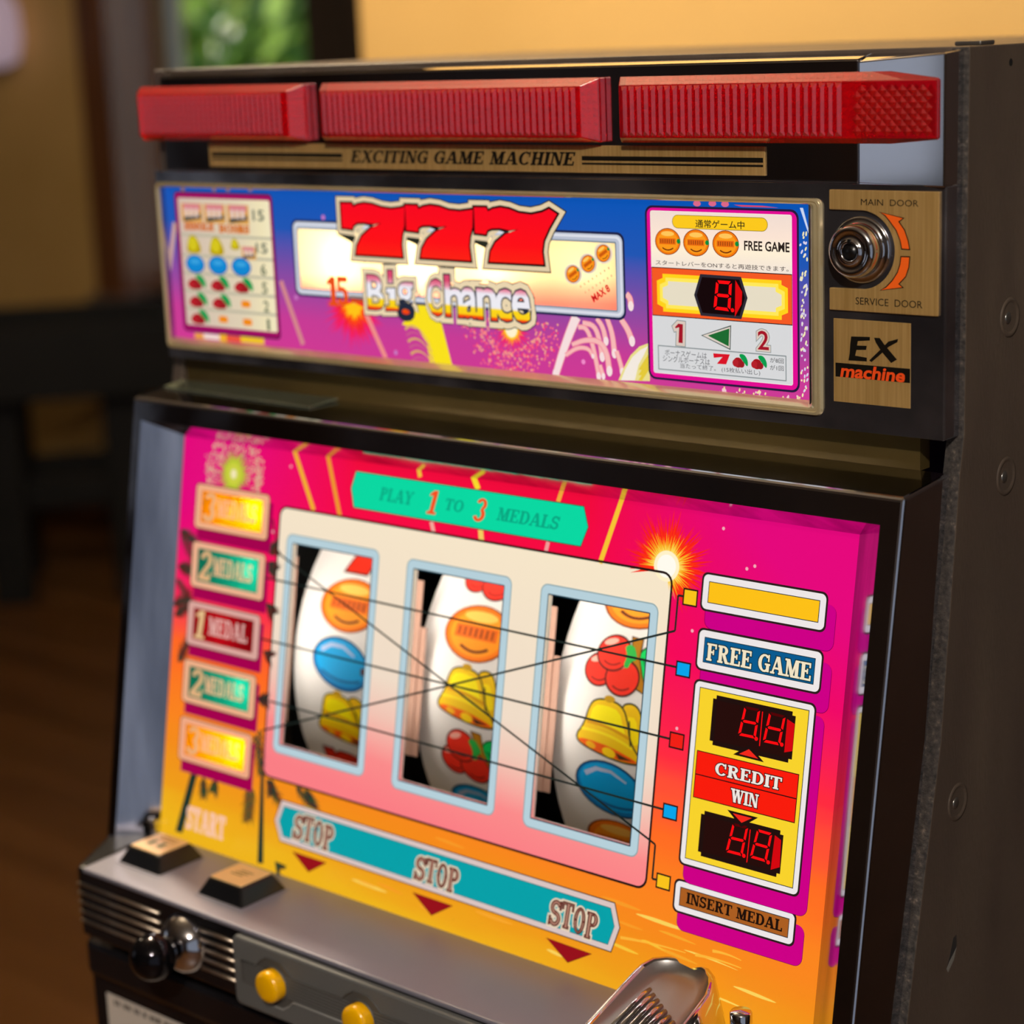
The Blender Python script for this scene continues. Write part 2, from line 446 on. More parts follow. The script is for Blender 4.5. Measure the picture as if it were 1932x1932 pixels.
# ================================================================== the room
M_wall = noise_col('wall_paint', [(.3, '#c8a05c'), (.7, '#d2aa66')], 3.0, .7, bump=.05)
M_wallw = noise_col('dark_wood_wall', [(.3, '#241409'), (.7, '#38210f')], 2.0, .5, stretch=(1, 1, .15))
M_ceil = noise_col('ceiling_plaster', [(.3, '#8c8274'), (.7, '#988e80')], 3.0, .8)
M_floor = noise_col('floor_boards', [(.25, '#4a2c10'), (.55, '#5e3a16'), (.8, '#6c4520')], 1.6, .38, stretch=(.35, 6, 1), rough2=.5)
M_brown = noise_col('brown_wood', [(.3, '#54301a'), (.7, '#7a4a26')], 5.0, .45, stretch=(6, 6, .4))
M_brown2 = noise_col('dark_window_wood', [(.3, '#2a211a'), (.7, '#3a2d22')], 5.0, .5, stretch=(6, 6, .4))
M_greyw = mat('grey_window_frame', '#8a8478', .5)
M_black = noise_col('black_table', [(.3, '#0a0908'), (.7, '#12100e')], 8.0, .55, spec=.2)
M_felt = mat('table_field', '#3c3216', .5)
M_glass = mat('clear_glass', '#ffffff', .02, 0., .5, Transmission_Weight=1., IOR=1.05)

def struct(name, mb, bevel=0.):
    o = mb.build(name, None, bevel); o['kind'] = 'structure'; return o
X0, X1, Y0, Y1, YN, XN, HC = -5.2, 2.5, -4.7, 3.2, 1.3, -1.375, 2.55
b = MB(); b.box((X0, Y0, -.1), (X1, Y1 + .3, 0), M_floor)
floor = struct('floor', b)
b = MB(); b.box((X0, Y0, HC), (X1, Y1 + .3, HC + .1), M_ceil); struct('ceiling', b)
b = MB(); b.box((XN, YN, 0), (-.22, YN + .12, HC), M_wall); struct('wall_back', b)
b = MB(); b.box((-.22, YN + .02, 0), (X1, YN + .12, HC), M_wallw); struct('wall_back_right', b)
b = MB(); b.box((XN, YN + .12, 0), (XN + .1, Y1, HC), M_wall); struct('wall_return', b)
# far wall with the window opening
wx0, wx1, wz0, wz1 = -4.33, -3.40, .74, 2.25
b = MB()
b.box((X0, Y1, 0), (wx0, Y1 + .3, HC), M_wall); b.box((wx1, Y1, 0), (XN, Y1 + .3, HC), M_wall)
b.box((wx0, Y1, 0), (wx1, Y1 + .3, wz0), M_wall); b.box((wx0, Y1, wz1), (wx1, Y1 + .3, HC), M_wall)
struct('wall_far', b)
def wall_open_x(name, x, t, y0, y1, oy0, oy1, oz0, oz1, m_):
    b = MB()
    for a, c, e, f in ((y0, oy0, 0, HC), (oy1, y1, 0, HC), (oy0, oy1, 0, oz0), (oy0, oy1, oz1, HC)): b.box((x, a, e), (x + t, c, f), m_)
    return struct(name, b)
wall_open_x('wall_left', X0 - .1, .1, Y0, Y1 + .3, -3.85, -2.15, .9, 2.3, M_wallw)
wall_open_x('wall_right', X1, .1, Y0, YN, -4.2, -.7, .15, 2.3, M_wallw)
b = MB(); b.box((X0, Y0 - .1, 0), (X1, Y0, HC), M_wallw); struct('wall_front', b)
def win(name, fr, ox, oy, m_, mull=1):
    """window of a frame and its panes; fr(u, z, d) maps to the wall"""
    root = bpy.data.objects.new(name, None); COL.objects.link(root); root['kind'] = 'structure'
    b = MB(fr); w = .05
    b.box((ox[0], oy[0], 0), (ox[0] + w, oy[1], .05), m_); b.box((ox[1] - w, oy[0], 0), (ox[1], oy[1], .05), m_)
    b.box((ox[0] + w, oy[0], 0), (ox[1] - w, oy[0] + w, .05), m_); b.box((ox[0] + w, oy[1] - w, 0), (ox[1] - w, oy[1], .05), m_)
    b.build('window_frame', root, .004)
    b = MB(fr); b.box((ox[0] + w, oy[0] + w, .02), (ox[1] - w, oy[1] - w, .024), M_glass); b.build('pane', root)
    return root
w1 = win('window_1', lambda u, z, d: Vector((u, Y1 + .22 - d, z)), (-4.30, -3.42), (wz0 + .02, wz1), M_greyw)
b = MB()
b.box((-4.44, Y1 - .03, wz0 - .05), (wx0, Y1, HC), M_brown); b.box((wx0, Y1 - .03, wz0), (wx0 + .03, Y1 + .17, wz1), M_brown)
b.build('window_casing', w1, .004)
b = MB(); b.box((wx1, Y1 - .05, wz0 - .05), (-3.20, Y1, HC), M_brown2); b.box((wx1 - .03, Y1 - .05, wz0), (wx1, Y1 + .2, wz1), M_brown2); b.build('window_casing', w1, .004)
b = MB(); b.box((-4.45, Y1 - .06, wz0 - .04), (-3.35, Y1 + .2, wz0), mat('window_sill', '#6a5a50', .5)); b.build('window_sill', w1, .004)
w2 = win('window_2', lambda u, z, d: Vector((X0 - .06 + d, u, z)), (-3.85, -2.15), (.9, 2.3), M_greyw)
w3 = win('window_3', lambda u, z, d: Vector((X1 + .06 - d, u, z)), (-4.2, -.7), (.15, 2.3), M_greyw)
def blind_mat():
    m, nt, bs = _new('sky_dimming_cloth'); tr = N(nt, 'ShaderNodeBsdfTranslucent'); tr.inputs[0].default_value = (.16, .18, .22, 1)
    nt.links.new(tr.outputs[0], nt.nodes['Material Output'].inputs[0]); return m
M_blind = blind_mat()
b = MB(); b.box((X0 + .01, -3.88, .88), (X0 + .012, -2.12, 2.34), M_blind); b.build('sky_dimming_blind', w2)  # unseen blinds, added to dim the sky in both side windows
b = MB(); b.box((X1 - .012, -4.23, .13), (X1 - .01, -.67, 2.34), M_blind); b.build('sky_dimming_blind', w3)
b = MB(); b.box((X0 - .01, Y1 - .014, 0), (-4.44, Y1, .09), M_brown); struct('baseboard_far', b, .003)

# ------------------------------------------------------------------ things in the background
tb = thing('game_table', 'black wooden table with an open-topped box rim and square legs before the far yellow wall', 'table')
ta = rad(50); tr_, tf_ = Vector((cos(ta), sin(ta), 0)), Vector((-sin(ta), cos(ta), 0))
FTb = lambda x, y, z: Vector((-3.93, 2.42, 0)) + tr_ * x + tf_ * y + Vector((0, 0, z))
b = MB(FTb); ax0, ax1, ay0, ay1, tz = -.62, .52, -.10, .46, .765
for q in (((ax0, ay0, .575), (ax1, ay0 + .06, tz)), ((ax0, ay1 - .06, .575), (ax1, ay1, tz)), ((ax0, ay0 + .06, .575), (ax0 + .06, ay1 - .06, tz)), ((ax1 - .06, ay0 + .06, .575), (ax1, ay1 - .06, tz))): b.box(*q, M_black)
b.build('rim', tb, .006)
for x in (-.06, .27):
    for y in (0., .34):
        b = MB(FTb); b.box((x, y, 0), (x + .11, y + .09, .575), M_black); b.build('leg', tb, .005)
for y in (.02, .36):
    b = MB(FTb); b.box((.05, y, .26), (.27, y + .05, .34), M_black); b.build('stretcher', tb, .004)
wl = thing('wall_lamp', 'pale mauve glass shade of a wall lamp at the far left edge', 'lamp')
M_shade = mat('mauve_glass_shade', '#b9a3b4', .4, Emission_Color=lin('#cdb6c8'), Emission_Strength=.35)
b = MB(lambda x, y, d: Vector((-4.76 + x, 3.10 + y, 1.43 + d)))
b.lathe(0, 0, [(.03, .0), (.075, .02), (.09, .09), (.085, .18), (.05, .24), (.02, .26)], M_shade, 24); b.build('shade', wl)
b = MB(); b.box((-4.78, 3.08, 1.67), (-4.74, 3.2, 1.71), M_brown); b.build('bracket', wl, .003)
random.seed(4)
sh = thing('garden_shrub', 'leafy green shrub growing outside the far window', 'shrub')
GL = [mat('leaf_%d' % i, c, .55) for i, c in enumerate(('#a8cc48', '#cfe070', '#6f9a3e', '#e6ec90', '#4c7530'))]
b = MB()
for k in range(5200):
    c = Vector((random.uniform(-7.2, -3.4), random.uniform(4.4, 6.2), random.uniform(.2, 3.3)))
    a = Vector((random.gauss(0, 1), random.gauss(0, 1), random.gauss(0, 1))).normalized(); t = a.orthogonal().normalized()
    s_ = random.uniform(.08, .16); n_ = a.cross(t)
    zz = math.sin(c.x * 3.1 + 1) * math.sin(c.z * 3.7 + c.x)
    mi = random.choice((0, 1, 3, 1)) if zz > 0.15 else random.choice((0, 2, 4, 2))
    b.add([c - t * s_, c - n_ * s_ * .45, c + t * s_, c + n_ * s_ * .45], [(0, 1, 2, 3)], GL[mi], False, lambda *p: Vector(p))
b.build('foliage', sh, normals=False)
b = MB()
for x, y in ((-5.6, 5.0), (-4.9, 5.2), (-4.3, 4.9)): b.tube([(x, y, -.1), (x + .05, y, .6), (x - .03, y + .02, 1.3), (x + .08, y, 2.2)], .03, M_brown, 8)
b.build('stems', sh)
b = MB(); b.box((-9, 3.5, -.25), (-1.5, 8, -.1), mat('garden_soil', '#3b3a22', .9)); struct('ground_outside', b)

# ================================================================== the slot machine
SM = thing('slot_machine', 'chrome and black slot machine with lit red, magenta and orange panels and three reels', 'slot machine')
M_chrome = noise_col('chrome', [(.35, '#c9c9ce'), (.7, '#d9d9de')], 14, .045, 1.0, rough2=.10, detail=8)
M_chrome2 = noise_col('smudged_chrome', [(.30, '#8f909c'), (.7, '#d0d0d8')], 22, .07, .97, rough2=.24, detail=9)
M_satin = noise_col('satin_steel', [(.3, '#86848f'), (.7, '#95939e')], 9, .38, .45, rough2=.46)
M_wood = noise_col('black_laminate', [(.25, '#463b33'), (.6, '#53473c'), (.8, '#625447')], 26, .42, spec=.4, stretch=(1, 1, .25), bump=.1, bscale=900)
M_edge = noise_col('rough_board_edge', [(.3, '#17130f'), (.6, '#3a332d'), (.8, '#6b5d50')], 420, .8, bump=.4, bscale=500)
M_dark = mat('dark_inside', '#0a0807', .7)
M_gold = noise_col('brushed_gold', [(.3, '#b08a4c'), (.7, '#c8a264')], 60, .34, .40, stretch=(14, 14, .35), bump=.02, rough2=.4)
M_champ = noise_col('champagne_chrome', [(.3, '#d6c08e'), (.7, '#e8d6a8')], 30, .16, .6)
M_gray = mat('grey_plastic', '#5e5e5b', .42)
M_grayd = mat('grey_plastic_groove', '#4b4945', .5)
M_blackp = mat('black_plastic', '#0d0c0c', .3)

# --- cabinet
side = [(12.5, 56.3), (11.8, -99), (8.2, -116.6), (-5.2, -228), (-31.8, -346), (-60, -470), (-60, -700), (330, -700), (330, 56.3)]
cb = MB(FS)
cb.prism(side, -8, 0, M_wood)
for i_ in range(5): cb.mi[i_] = cb.m(M_edge)
o_side = cb.build('side_panel', SM, .0006)
cb = MB(FS); cb.prism(side, -499, -491, M_wood); cb.build('side_panel', SM, .0006)
cb = MB(); F_ = lambda x, y, z: Vector((x / 1e3, y / 1e3, z / 1e3 + DZ))
cb.box((-248.5, 18, 46), (234.5, 330, 56.3), M_wood, F_); cb.build('top_board', SM, .0006)
cb = MB(); cb.box((-248.5, 318, -700), (234.5, 330, 46), M_wood, F_); cb.build('back_board', SM)
cb = MB(); cb.box((-248.5, -60, -700), (234.5, 318, -688), M_wood, F_); cb.build('base_board', SM)
cb = MB(); cb.box((-235, -20, -1400), (222, 300, -700), M_wood, F_); cb.build('stand', SM, .002)
for x in (-200, 190):
    pass
# screws on the right side
M_zinc = mat('zinc_screw', '#8d8a84', .3, .9)
for (y, z, r) in ((49.7, -55.8, 8.5), (48.7, -123.9, 8.5), (9.7, -259.3, 8.5)):
    b = MB(FS); b.lathe(y, z, [(r, .05), (r * .96, .5), (r * .80, .55), (r * .62, -.6), (r * .3, -.9), (.01, -.95)], M_wood, 28, cap1=False)
    s_ = b.build('screw_cup', o_side)
    b = MB(FS); b.lathe(y - 1.4, z - .2, [(2.6, -.9), (2.6, .1), (1.9, .5), (.01, .55)], M_zinc, 16, cap1=False); b.build('screw', o_side)
b = MB(FS)
b.prism([(1.6, -334), (4.0, -330), (7.5, -321.5), (10.2, -321.0), (10.4, -326), (8.0, -332), (3.0, -336)], .02, .06, mat('chipped_board', '#14100d', .9))
b.prism([(1.6, -334), (4.0, -331.5), (7.6, -329), (10.2, -327), (8.0, -332), (3.0, -336)], .06, .12, mat('raw_board', '#6e6a62', .9)); b.build('chip', o_side)
b = MB(FS); b.lathe(47, 48.9, [(1.6, .03), (.01, .04)], M_dark, 12, cap1=False); b.build('pin_hole', o_side)
b = MB(F_); b.box((226, 30, 56.3), (238, 42, 58.2), M_zinc); b.build('top_clip', SM, .0006)

# --- upper lamp housing: set back 8 mm behind the door below it
xl, xr = -247.0, 240.0
HD = -8.0
b = MB(FU)
b.prism([(xl, 2.0), (194.6, 2.0), (194.6, 52.6), (xl, 52.6)], -24, HD, M_chrome)
hous = b.build('lamp_housing', SM, .0008)
b = MB(FU)   # chamfered top strip of the housing
b.rings([[(xl, 52.6, HD), (xl, 56.0, -24), (xl, 52.6, -24)], [(194.6, 52.6, HD), (194.6, 56.0, -24), (194.6, 52.6, -24)]], M_chrome, True, True, True, False)
b.build('top_strip', hous, .0004)
b = MB(FU)   # flared end cap at the right: its face turns towards the left
ex0, ex1 = 194.7, 240.0
def capring(x, d, t): return [(x, 2.2, d), (x, t, d), (x, 56.0, -24), (x, 2.2, -24)]
b.rings([capring(ex0, HD + .1, 51.6), capring(ex1, 2.4, 54.3)], M_chrome, True, True, True, False); b.build('end_cap', hous, .0006)
# red lamps
M_red = mat('red_lens', (.95, .002, .014), .08, 0., .3, Transmission_Weight=.74, IOR=1.15, Coat_Weight=1., Coat_IOR=2.1, Coat_Roughness=.07)
def redref():
    m, nt, bs = _new('red_reflector')
    g = N(nt, 'ShaderNodeNewGeometry')
    bs.inputs['Base Color'].default_value = (1, .06, .06, 1); bs.inputs['Roughness'].default_value = .25; bs.inputs['Metallic'].default_value = .45
    return m
M_redref = redref()
def lamp(x0, fx0, fx1, x1, ribs1, z0=18.8, z1=47.6):
    """base outline x0..x1 on the housing, front face fx0..fx1"""
    d0, dt = HD + .1, 3.0
    b = MB(FU)
    e0 = [(x0, z0), (x1, z0), (x1, z1), (x0, z1)]
    f0 = [(fx0, z0 + 2.6), (fx1, z0 + 2.6), (fx1, z1 - 3.4), (fx0, z1 - 3.4)]
    b.rings([[(x, z, d0) for x, z in e0], [(x, z, d0 + 4) for x, z in e0], [(x, z, dt) for x, z in f0]], M_red, True, True, True, False)
    L_ = b.build('lamp_lens', SM, .0005); tag(L_, 'red ribbed plastic lamp lens')
    b = MB(FU); x = fx0 + 3.0; p = 3.92
    a, e = z0 + 3.4, z1 - 3.9
    while x < ribs1 - 1.5:
        w = p * .40
        vs = [(x - w, a, dt), (x + w, a, dt), (x + w, e, dt), (x - w, e, dt), (x - .25, a + 1.8, dt + 1.45), (x + .25, a + 1.8, dt + 1.45), (x + .25, e - 1.8, dt + 1.45), (x - .25, e - 1.8, dt + 1.45)]
        b.add(vs, [(0, 1, 5, 4), (1, 2, 6, 5), (2, 3, 7, 6), (3, 0, 4, 7), (4, 5, 6, 7)], M_red); x += p
    b.build('ribs', L_)
    if fx1 - ribs1 > 10:        # prismatic facets on the plain end
        b = MB(FU); s_ = 2.3; u = ribs1 + 3.5
        while u < fx1 - 2.5:
            v = z0 + 5.4; k_ = 0
            while v < z1 - 6:
                uo = u + (s_ if k_ % 2 else 0)
                if uo < fx1 - 2.4:
                    c_ = (uo, v, dt + .75); q_ = [(uo - s_, v, dt + .02), (uo, v - s_, dt + .02), (uo + s_, v, dt + .02), (uo, v + s_, dt + .02)]
                    b.add(q_ + [c_], [(0, 1, 4), (1, 2, 4), (2, 3, 4), (3, 0, 4)], M_red)
                v += s_; k_ += 1
            u += 2 * s_
        b.build('facets', L_, normals=False)
    b = MB(FU); s_ = 3.2; nx = max(2, int((x1 - x0 - 3) / s_)); nz = int((z1 - z0 - 3) / s_)   # faceted reflector behind the lens
    for i in range(nx):
        for j in range(nz):
            u, v = x0 + 1.5 + i * s_, z0 + 1.5 + j * s_
            b.add([(u, v, d0 + .5), (u + s_, v, d0 + .5), (u + s_, v + s_, d0 + .5), (u, v + s_, d0 + .5), (u + s_ / 2, v + s_ / 2, d0 + 2.2)],
                  [(0, 1, 4), (1, 2, 4), (2, 3, 4), (3, 0, 4)], M_redref)
    b.build('reflector', L_, normals=False)
    return L_
lamp(-258.5, -254.0, -135.0, -128.5, -136); lamp(-115.5, -111.0, 56.5, 63.1, 55.5); lamp(74.5, 79.0, 236.6, 238.8, 197)
# name plate
b = MB(FU); npx = R_((-209.32, 17.17), (149.04, 4.79))
b.box((npx[0], npx[1], HD), (npx[2], npx[3], HD + .9), M_gold); NP = b.build('name_plate', hous, .0003)
M_blk = flat('#15110c', .45)
a = Art(FU, HD + .94)
a.serif('EXCITING GAME MACHINE', (-101.29, 8.07), (45.22, 14.09), M_blk, .12, .22)
zt, zb = (-16.15, 13.42)[1], (-16.46, 7.90)[1]
for x0_, x1_ in (((-206.98, 10.98)[0], (-107.09, 11.73)[0]), ((48.85, 10.99)[0], (148.18, 11.87)[0])):
    a.rect(x0_, (108.61, 10.37)[1], x1_, (108.66, 12.44)[1], M_blk); a.rect(x0_, (108.57, 8.53)[1], x1_, (108.59, 9.45)[1], M_blk)
a.build('lettering', NP)

# --- upper door
dz0, dz1 = -100.5, 2.7
def frame_rects(x0, y0, x1, y1, ix0, iy0, ix1, iy1): return [(x0, y0, ix0, y1), (ix1, y0, x1, y1), (ix0, y0, ix1, iy0), (ix0, iy1, ix1, y1)]
b = MB(FU)
rings_ = [[(xl, dz0), (xr, dz0), (xr, dz1), (xl, dz1)], [(-243.5, -91.5), (175.0, -91.5), (175.0, -5.2), (-243.5, -5.2)]]
b.rings([[(x, z, -16) for x, z in rings_[0]], [(x, z, 0) for x, z in rings_[0]], [(x, z, 0) for x, z in rings_[1]], [(x, z, -5) for x, z in rings_[1]]], M_chrome2, True, False, False, False)
UD = b.build('upper_door', SM, .0007)
# champagne frame around the sheet
b = MB(FU)
def rr_ring(x0, z0, x1, z1, r, d): return [(x, z, d) for x, z in rrect_pts(x0, z0, x1, z1, r, 4)]
b.rings([rr_ring(-246.6, -95.3, 182.4, -3.4, 3.0, .1), rr_ring(-246.3, -95.0, 182.0, -3.7, 3.0, 1.6), rr_ring(-245.2, -93.8, 180.9, -4.6, 2.6, 2.0), rr_ring(-244.8, -93.4, 180.4, -5.0, 2.4, 1.3), rr_ring(-244.4, -92.8, 178.9, -5.4, 2.2, 1.7), rr_ring(-243.9, -92.0, 177.4, -5.8, 1.8, 1.2), rr_ring(-243.8, -89.6, 173.6, -6.4, .8, -2.6)], M_champ, True, False, False, False)
b.build('sheet_frame', UD, .0002)

# sheet of the upper panel
UA0 = (-245.5, -91.5, 175.5, -4.0)
def bg_up(nt):
    x, y = uvxy(nt)
    t = math_(nt, 'MULTIPLY', math_(nt, 'ADD', y, .915), 1 / .87)
    xx = math_(nt, 'MULTIPLY', math_(nt, 'ADD', x, 2.455), 1 / 4.2)
    tt = math_(nt, 'ADD', t, math_(nt, 'MULTIPLY', math_(nt, 'SUBTRACT', xx, .5), .10))
    return ramp(nt, tt, [(0, '#cf3a94'), (.18, '#c73c96'), (.36, '#9a489f'), (.55, '#6a4fa8'), (.72, '#2256b4'), (1, '#0a55b8')])
M_bgU = ramp_ink('sky_blue_to_magenta_print', bg_up)
def translucent(name, build, e=.0):
    """thin white film printed with colour: lit from behind by the lamps in the box"""
    m, nt, bs = _new(name); s = build(nt)
    tr = N(nt, 'ShaderNodeBsdfTranslucent'); mx = N(nt, 'ShaderNodeMixShader'); mx.inputs[0].default_value = .75
    nt.links.new(s, tr.inputs[0]); nt.links.new(s, bs.inputs['Base Color']); bs.inputs['Roughness'].default_value = .4
    nt.links.new(bs.outputs[0], mx.inputs[1]); nt.links.new(tr.outputs[0], mx.inputs[2])
    nt.links.new(mx.outputs[0], nt.nodes['Material Output'].inputs[0])
    return m
FUA = lambda x, y, d=0.: FU(x, y, d - 3.0)
ban = R_((-142.51, -21.82), (75.08, -60.60)); bani = (ban[0] + 3.4, ban[1] + 3.6, ban[2] - 4.6, ban[3] - 4.2)
scr = R_((88.20, -8.88), (168.68, -86.62))
a = Art(FUA, 0.)
for q in cells(UA0, [bani]): a.poly(q, M_bgU, False)
UP = a.build('upper_sheet', SM, uv=True)
a = Art(FUA, .03)
I = ink
random.seed(11)
def burst(a, cx, cy, r0, r1, n, m_, w=.5, flat_=1.0, jit=.3, a0=0, a1=360):
    for k in range(n):
        t = rad(a0 + (a1 - a0) * (k + random.uniform(-.3, .3)) / n); r = r1 * (1 - jit * random.random())
        p, q = (cx + r0 * cos(t), cy + r0 * sin(t) * flat_), (cx + r * cos(t), cy + r * sin(t) * flat_)
        dx, dy = -(q[1] - p[1]), q[0] - p[0]; L_ = math.hypot(dx, dy) or 1; dx, dy = dx / L_ * w, dy / L_ * w
        a.poly([(p[0] + dx, p[1] + dy), (p[0] - dx, p[1] - dy), q], m_, False)
    a.lay += a.STEP
def clampU(p): return (min(max(p[0], UA0[0] + .5), UA0[2] - .5), min(max(p[1], UA0[1] + .5), UA0[3] - .5))
# pink streaks at the left
for p, q, w in (((-245.44, -6.28), (-246.93, -91.21), 4.0), ((-236.96, -25.81), (-245.88, -55.43), 3.4)): a.line(p, q, w, I('#c9a19a'))
a.line((-154.30, -54.04), (-140.26, -86.95), 3.0, I('#d58a8c'))
for q in [(-228.17, -7.70), (-202.37, -7.22), (-191.25, -7.02), (-173.59, -6.69)]: a.line((q[0], UA0[3] - .4), (q[0], q[1] - 1), 3.0, I('#8d6a70'))
# orange burst below the "15"
c0 = (-100.49, -63.72)
burst(a, *c0, 2, 26, 46, I('#f0206a'), 1.5, 1.0, .35, 175, 365); burst(a, *c0, 2, 20, 40, I('#f22433'), 1.4, 1.0, .4, 175, 365); burst(a, *c0, 1, 15, 34, I('#ff4a12'), 1.3, 1, .4, 180, 360); burst(a, *c0, 0, 9.5, 28, I('#ffc21a'), 1.2, 1, .45, 185, 355)
a.line((-92.37, -67.34), (-79.70, -89.63), 3.0, I('#ef8f8a'))
# yellow fan
a.poly([(-66.96, -71.79), (-56.58, -61.34), (-43.07, -61.27), (-40.27, -67.92), (-34.09, -89.70), (-49.15, -90.47), (-50.35, -80.20), (-55.54, -73.65)], I('#fae11e'))
f0 = (-54.02, -79.07)
for k in range(7):
    pt = bez((f0[0] - 11 + .8 * k, f0[1] + 5 - 3.1 * k), (f0[0] - 3 + .8 * k, f0[1] + 11 - 3.1 * k), (f0[0] + 6 + .9 * k, f0[1] - 2 - 3.1 * k), 8)
    a.poly([(max(p[0], -200), max(p[1], UA0[1] + .6)) for p in stroke_pts(pt, 1.5, .3)], I('#d9a868' if k % 2 == 0 else '#c9588e'))
# dotted ring with a small sun
sc_ = (5.70, -69.34)
for k in range(420):
    t = rad(random.uniform(185, 355)); r = random.choice((random.gauss(27, 2.5), random.gauss(19, 2.0), random.gauss(23, 5)))
    p = (sc_[0] + r * cos(t) * 1.02, sc_[1] + 6 + r * .95 * sin(t))
    if UA0[1] + 1 < p[1] < sc_[1] + 6: a.poly(ell_pts(p[0], p[1], .62, .62, 7), I(random.choice(('#f2a08a', '#f26a86', '#f0407a'))), False)
a.lay += a.STEP
burst(a, sc_[0], sc_[1], 2, 15, 40, I('#f2286a'), 1.0); burst(a, sc_[0], sc_[1], 2, 9.5, 34, I('#ff9a1e'), 1.0); a.ell(sc_[0], sc_[1], 4.6, 5.2, I('#ffd23c')); a.ell(sc_[0], sc_[1], 3.7, 4.2, I('#fff3cf'))
# falling white drops
def drop(pts, w0, w1, m_, m2=None):
    P = chaikin(pts, 2, False)
    a.poly(stroke_pts(P, w0 + .9, w1 + .9), I('#f08a9c')); a.poly(stroke_pts(P, w0, w1), m_)
    a.ell(P[-1][0], P[-1][1], w1 * .62, w1 * .9, m2 or m_, 0, 14)
PK, PW = I('#f6b9b6'), I('#f6dede')
drop([(46.22, -61.13), (41.67, -69.25), (36.43, -79.99), (32.53, -89.49)], 5.0, 3.2, PW)
for pts, w0, w1 in (([(47.07, -66.02), (51.80, -65.72), (55.19, -72.48), (58.31, -86.24), (58.49, -88.29)], 1.6, 2.2), ([(49.78, -63.79), (57.04, -64.58), (59.87, -72.16), (60.91, -79.06)], 1.6, 2.6), ([(58.20, -61.24), (61.69, -64.70), (63.40, -71.52)], 1.6, 2.4),
                    ([(64.39, -60.87), (67.23, -67.60), (68.18, -76.90)], 1.8, 2.6), ([(72.55, -60.79), (76.44, -65.39), (78.55, -70.50)], 2.2, 2.8), ([(75.97, -48.95), (78.17, -50.83), (78.41, -54.42)], 2.2, 2.6), ([(43.04, -74.54), (51.57, -71.49), (59.88, -71.75), (63.83, -76.80), (64.96, -85.32)], 1.4, 2.8),
                    ([(39.10, -79.79), (46.16, -75.56), (52.99, -75.50), (55.46, -79.04)], 1.4, 1.4), ([(59.47, -82.86), (61.36, -88.07)], 1.6, 1.8), ([(69.51, -75.58), (71.84, -81.94), (72.50, -85.15)], 1.6, 2.2)):
    drop(pts, w0, w1, PK, PW)
a.ell(*(49.69, -82.14), 1.2, 1.2, I('#ee8ac8'))
# white and yellow dahlia beside the score card
dc = [(70.07, -89.23), (73.32, -83.46), (77.58, -77.04), (82.75, -72.64), (88.30, -70.65), (88.34, -86.36), (88.29, -88.18)]
a.poly(dc, I('#e9dc8a')); a.poly([(71.60, -89.10), (74.33, -83.79), (78.57, -77.78), (83.21, -74.22), (87.76, -72.09), (85.14, -76.50), (81.99, -81.18), (79.75, -88.46)], I('#f3eadf'))
for q in ([(81.77, -88.29), (87.51, -80.77), (88.46, -82.31), (83.78, -88.34)], [(81.85, -85.85), (87.58, -78.34), (88.53, -79.88), (83.85, -85.90)], [(81.92, -83.41), (87.65, -75.92), (88.60, -77.46), (83.93, -83.46)]): a.poly(q, I('#e4c93a'))
# pale dashes right of and below the card
for k in range(70):
    x = scr[2] + random.uniform(.9, 4.2); y = random.uniform(UA0[1] + 3, -18)
    a.poly(ell_pts(x, y, .45, random.uniform(.5, 1.2), 7, random.uniform(-35, 0)), I(random.choice(('#efe6b4', '#d9d2e8'))), False)
for k in range(60):
    x = random.uniform(scr[0] + 36, scr[2] + 3); y = scr[1] - random.uniform(1.3, 6.3)
    a.poly(ell_pts(x, y, .45, random.uniform(.5, 1.1), 7, random.uniform(-25, 10)), I(random.choice(('#efdca0', '#f0c4d0'))), False)
a.lay += a.STEP
a.poly([(169.41, -7.86), (170.99, -7.82), (173.55, -16.17), (173.54, -18.39)], I('#c9d4ef'))
for q in [(116.38, -7.30), (124.58, -7.11), (131.28, -7.19)]: a.ell(*q, 2.0, 1.2, I('#e06a8c'))
a.poly([(135.72, -7.31), (150.75, -7.41), (158.81, -8.11), (139.84, -8.12)], I('#d24a70'))
# fireworks strip under the pay table
for q, c in (([(-226.91, -86.33), (-216.56, -89.20)], '#e8a03c'), ([(-219.32, -86.13), (-204.25, -88.96)], '#efd9cf'), ([(-206.07, -85.57), (-199.09, -89.50)], '#efb02c'), ([(-200.44, -85.79), (-187.02, -89.26)], '#e8553c'), ([(-188.79, -85.62), (-170.07, -88.98)], '#efc22a')): a.rect(q[0][0], max(q[1][1], UA0[1] + .5), q[1][0], q[0][1], I(c))
for q in [(-142.87, -62.14), (-111.24, -62.94), (-71.99, -86.36), (-118.89, -19.69)]: a.ell(*q, 1.3, 1.3, I('#c878c0'))
a.build('fireworks_print', UP)

# --- lit banner behind the sevens (film lit by a lamp)
def ban_col(nt):
    x, y = uvxy(nt)
    t = math_(nt, 'MULTIPLY', math_(nt, 'SUBTRACT', y, bani[1] / 100), 100 / (bani[3] - bani[1]))
    tt = math_(nt, 'ADD', t, math_(nt, 'MULTIPLY', math_(nt, 'ADD', x, .1), -.12))
    return ramp(nt, tt, [(0, '#ff8e86'), (.18, '#ffb39c'), (.40, '#fae6c0'), (1, '#f7ecc6')])
M_ban = translucent('banner_film', ban_col)
a = Art(FUA, 0.); a.rect(*bani, M_ban); a.build('banner_film', UP, uv=True)
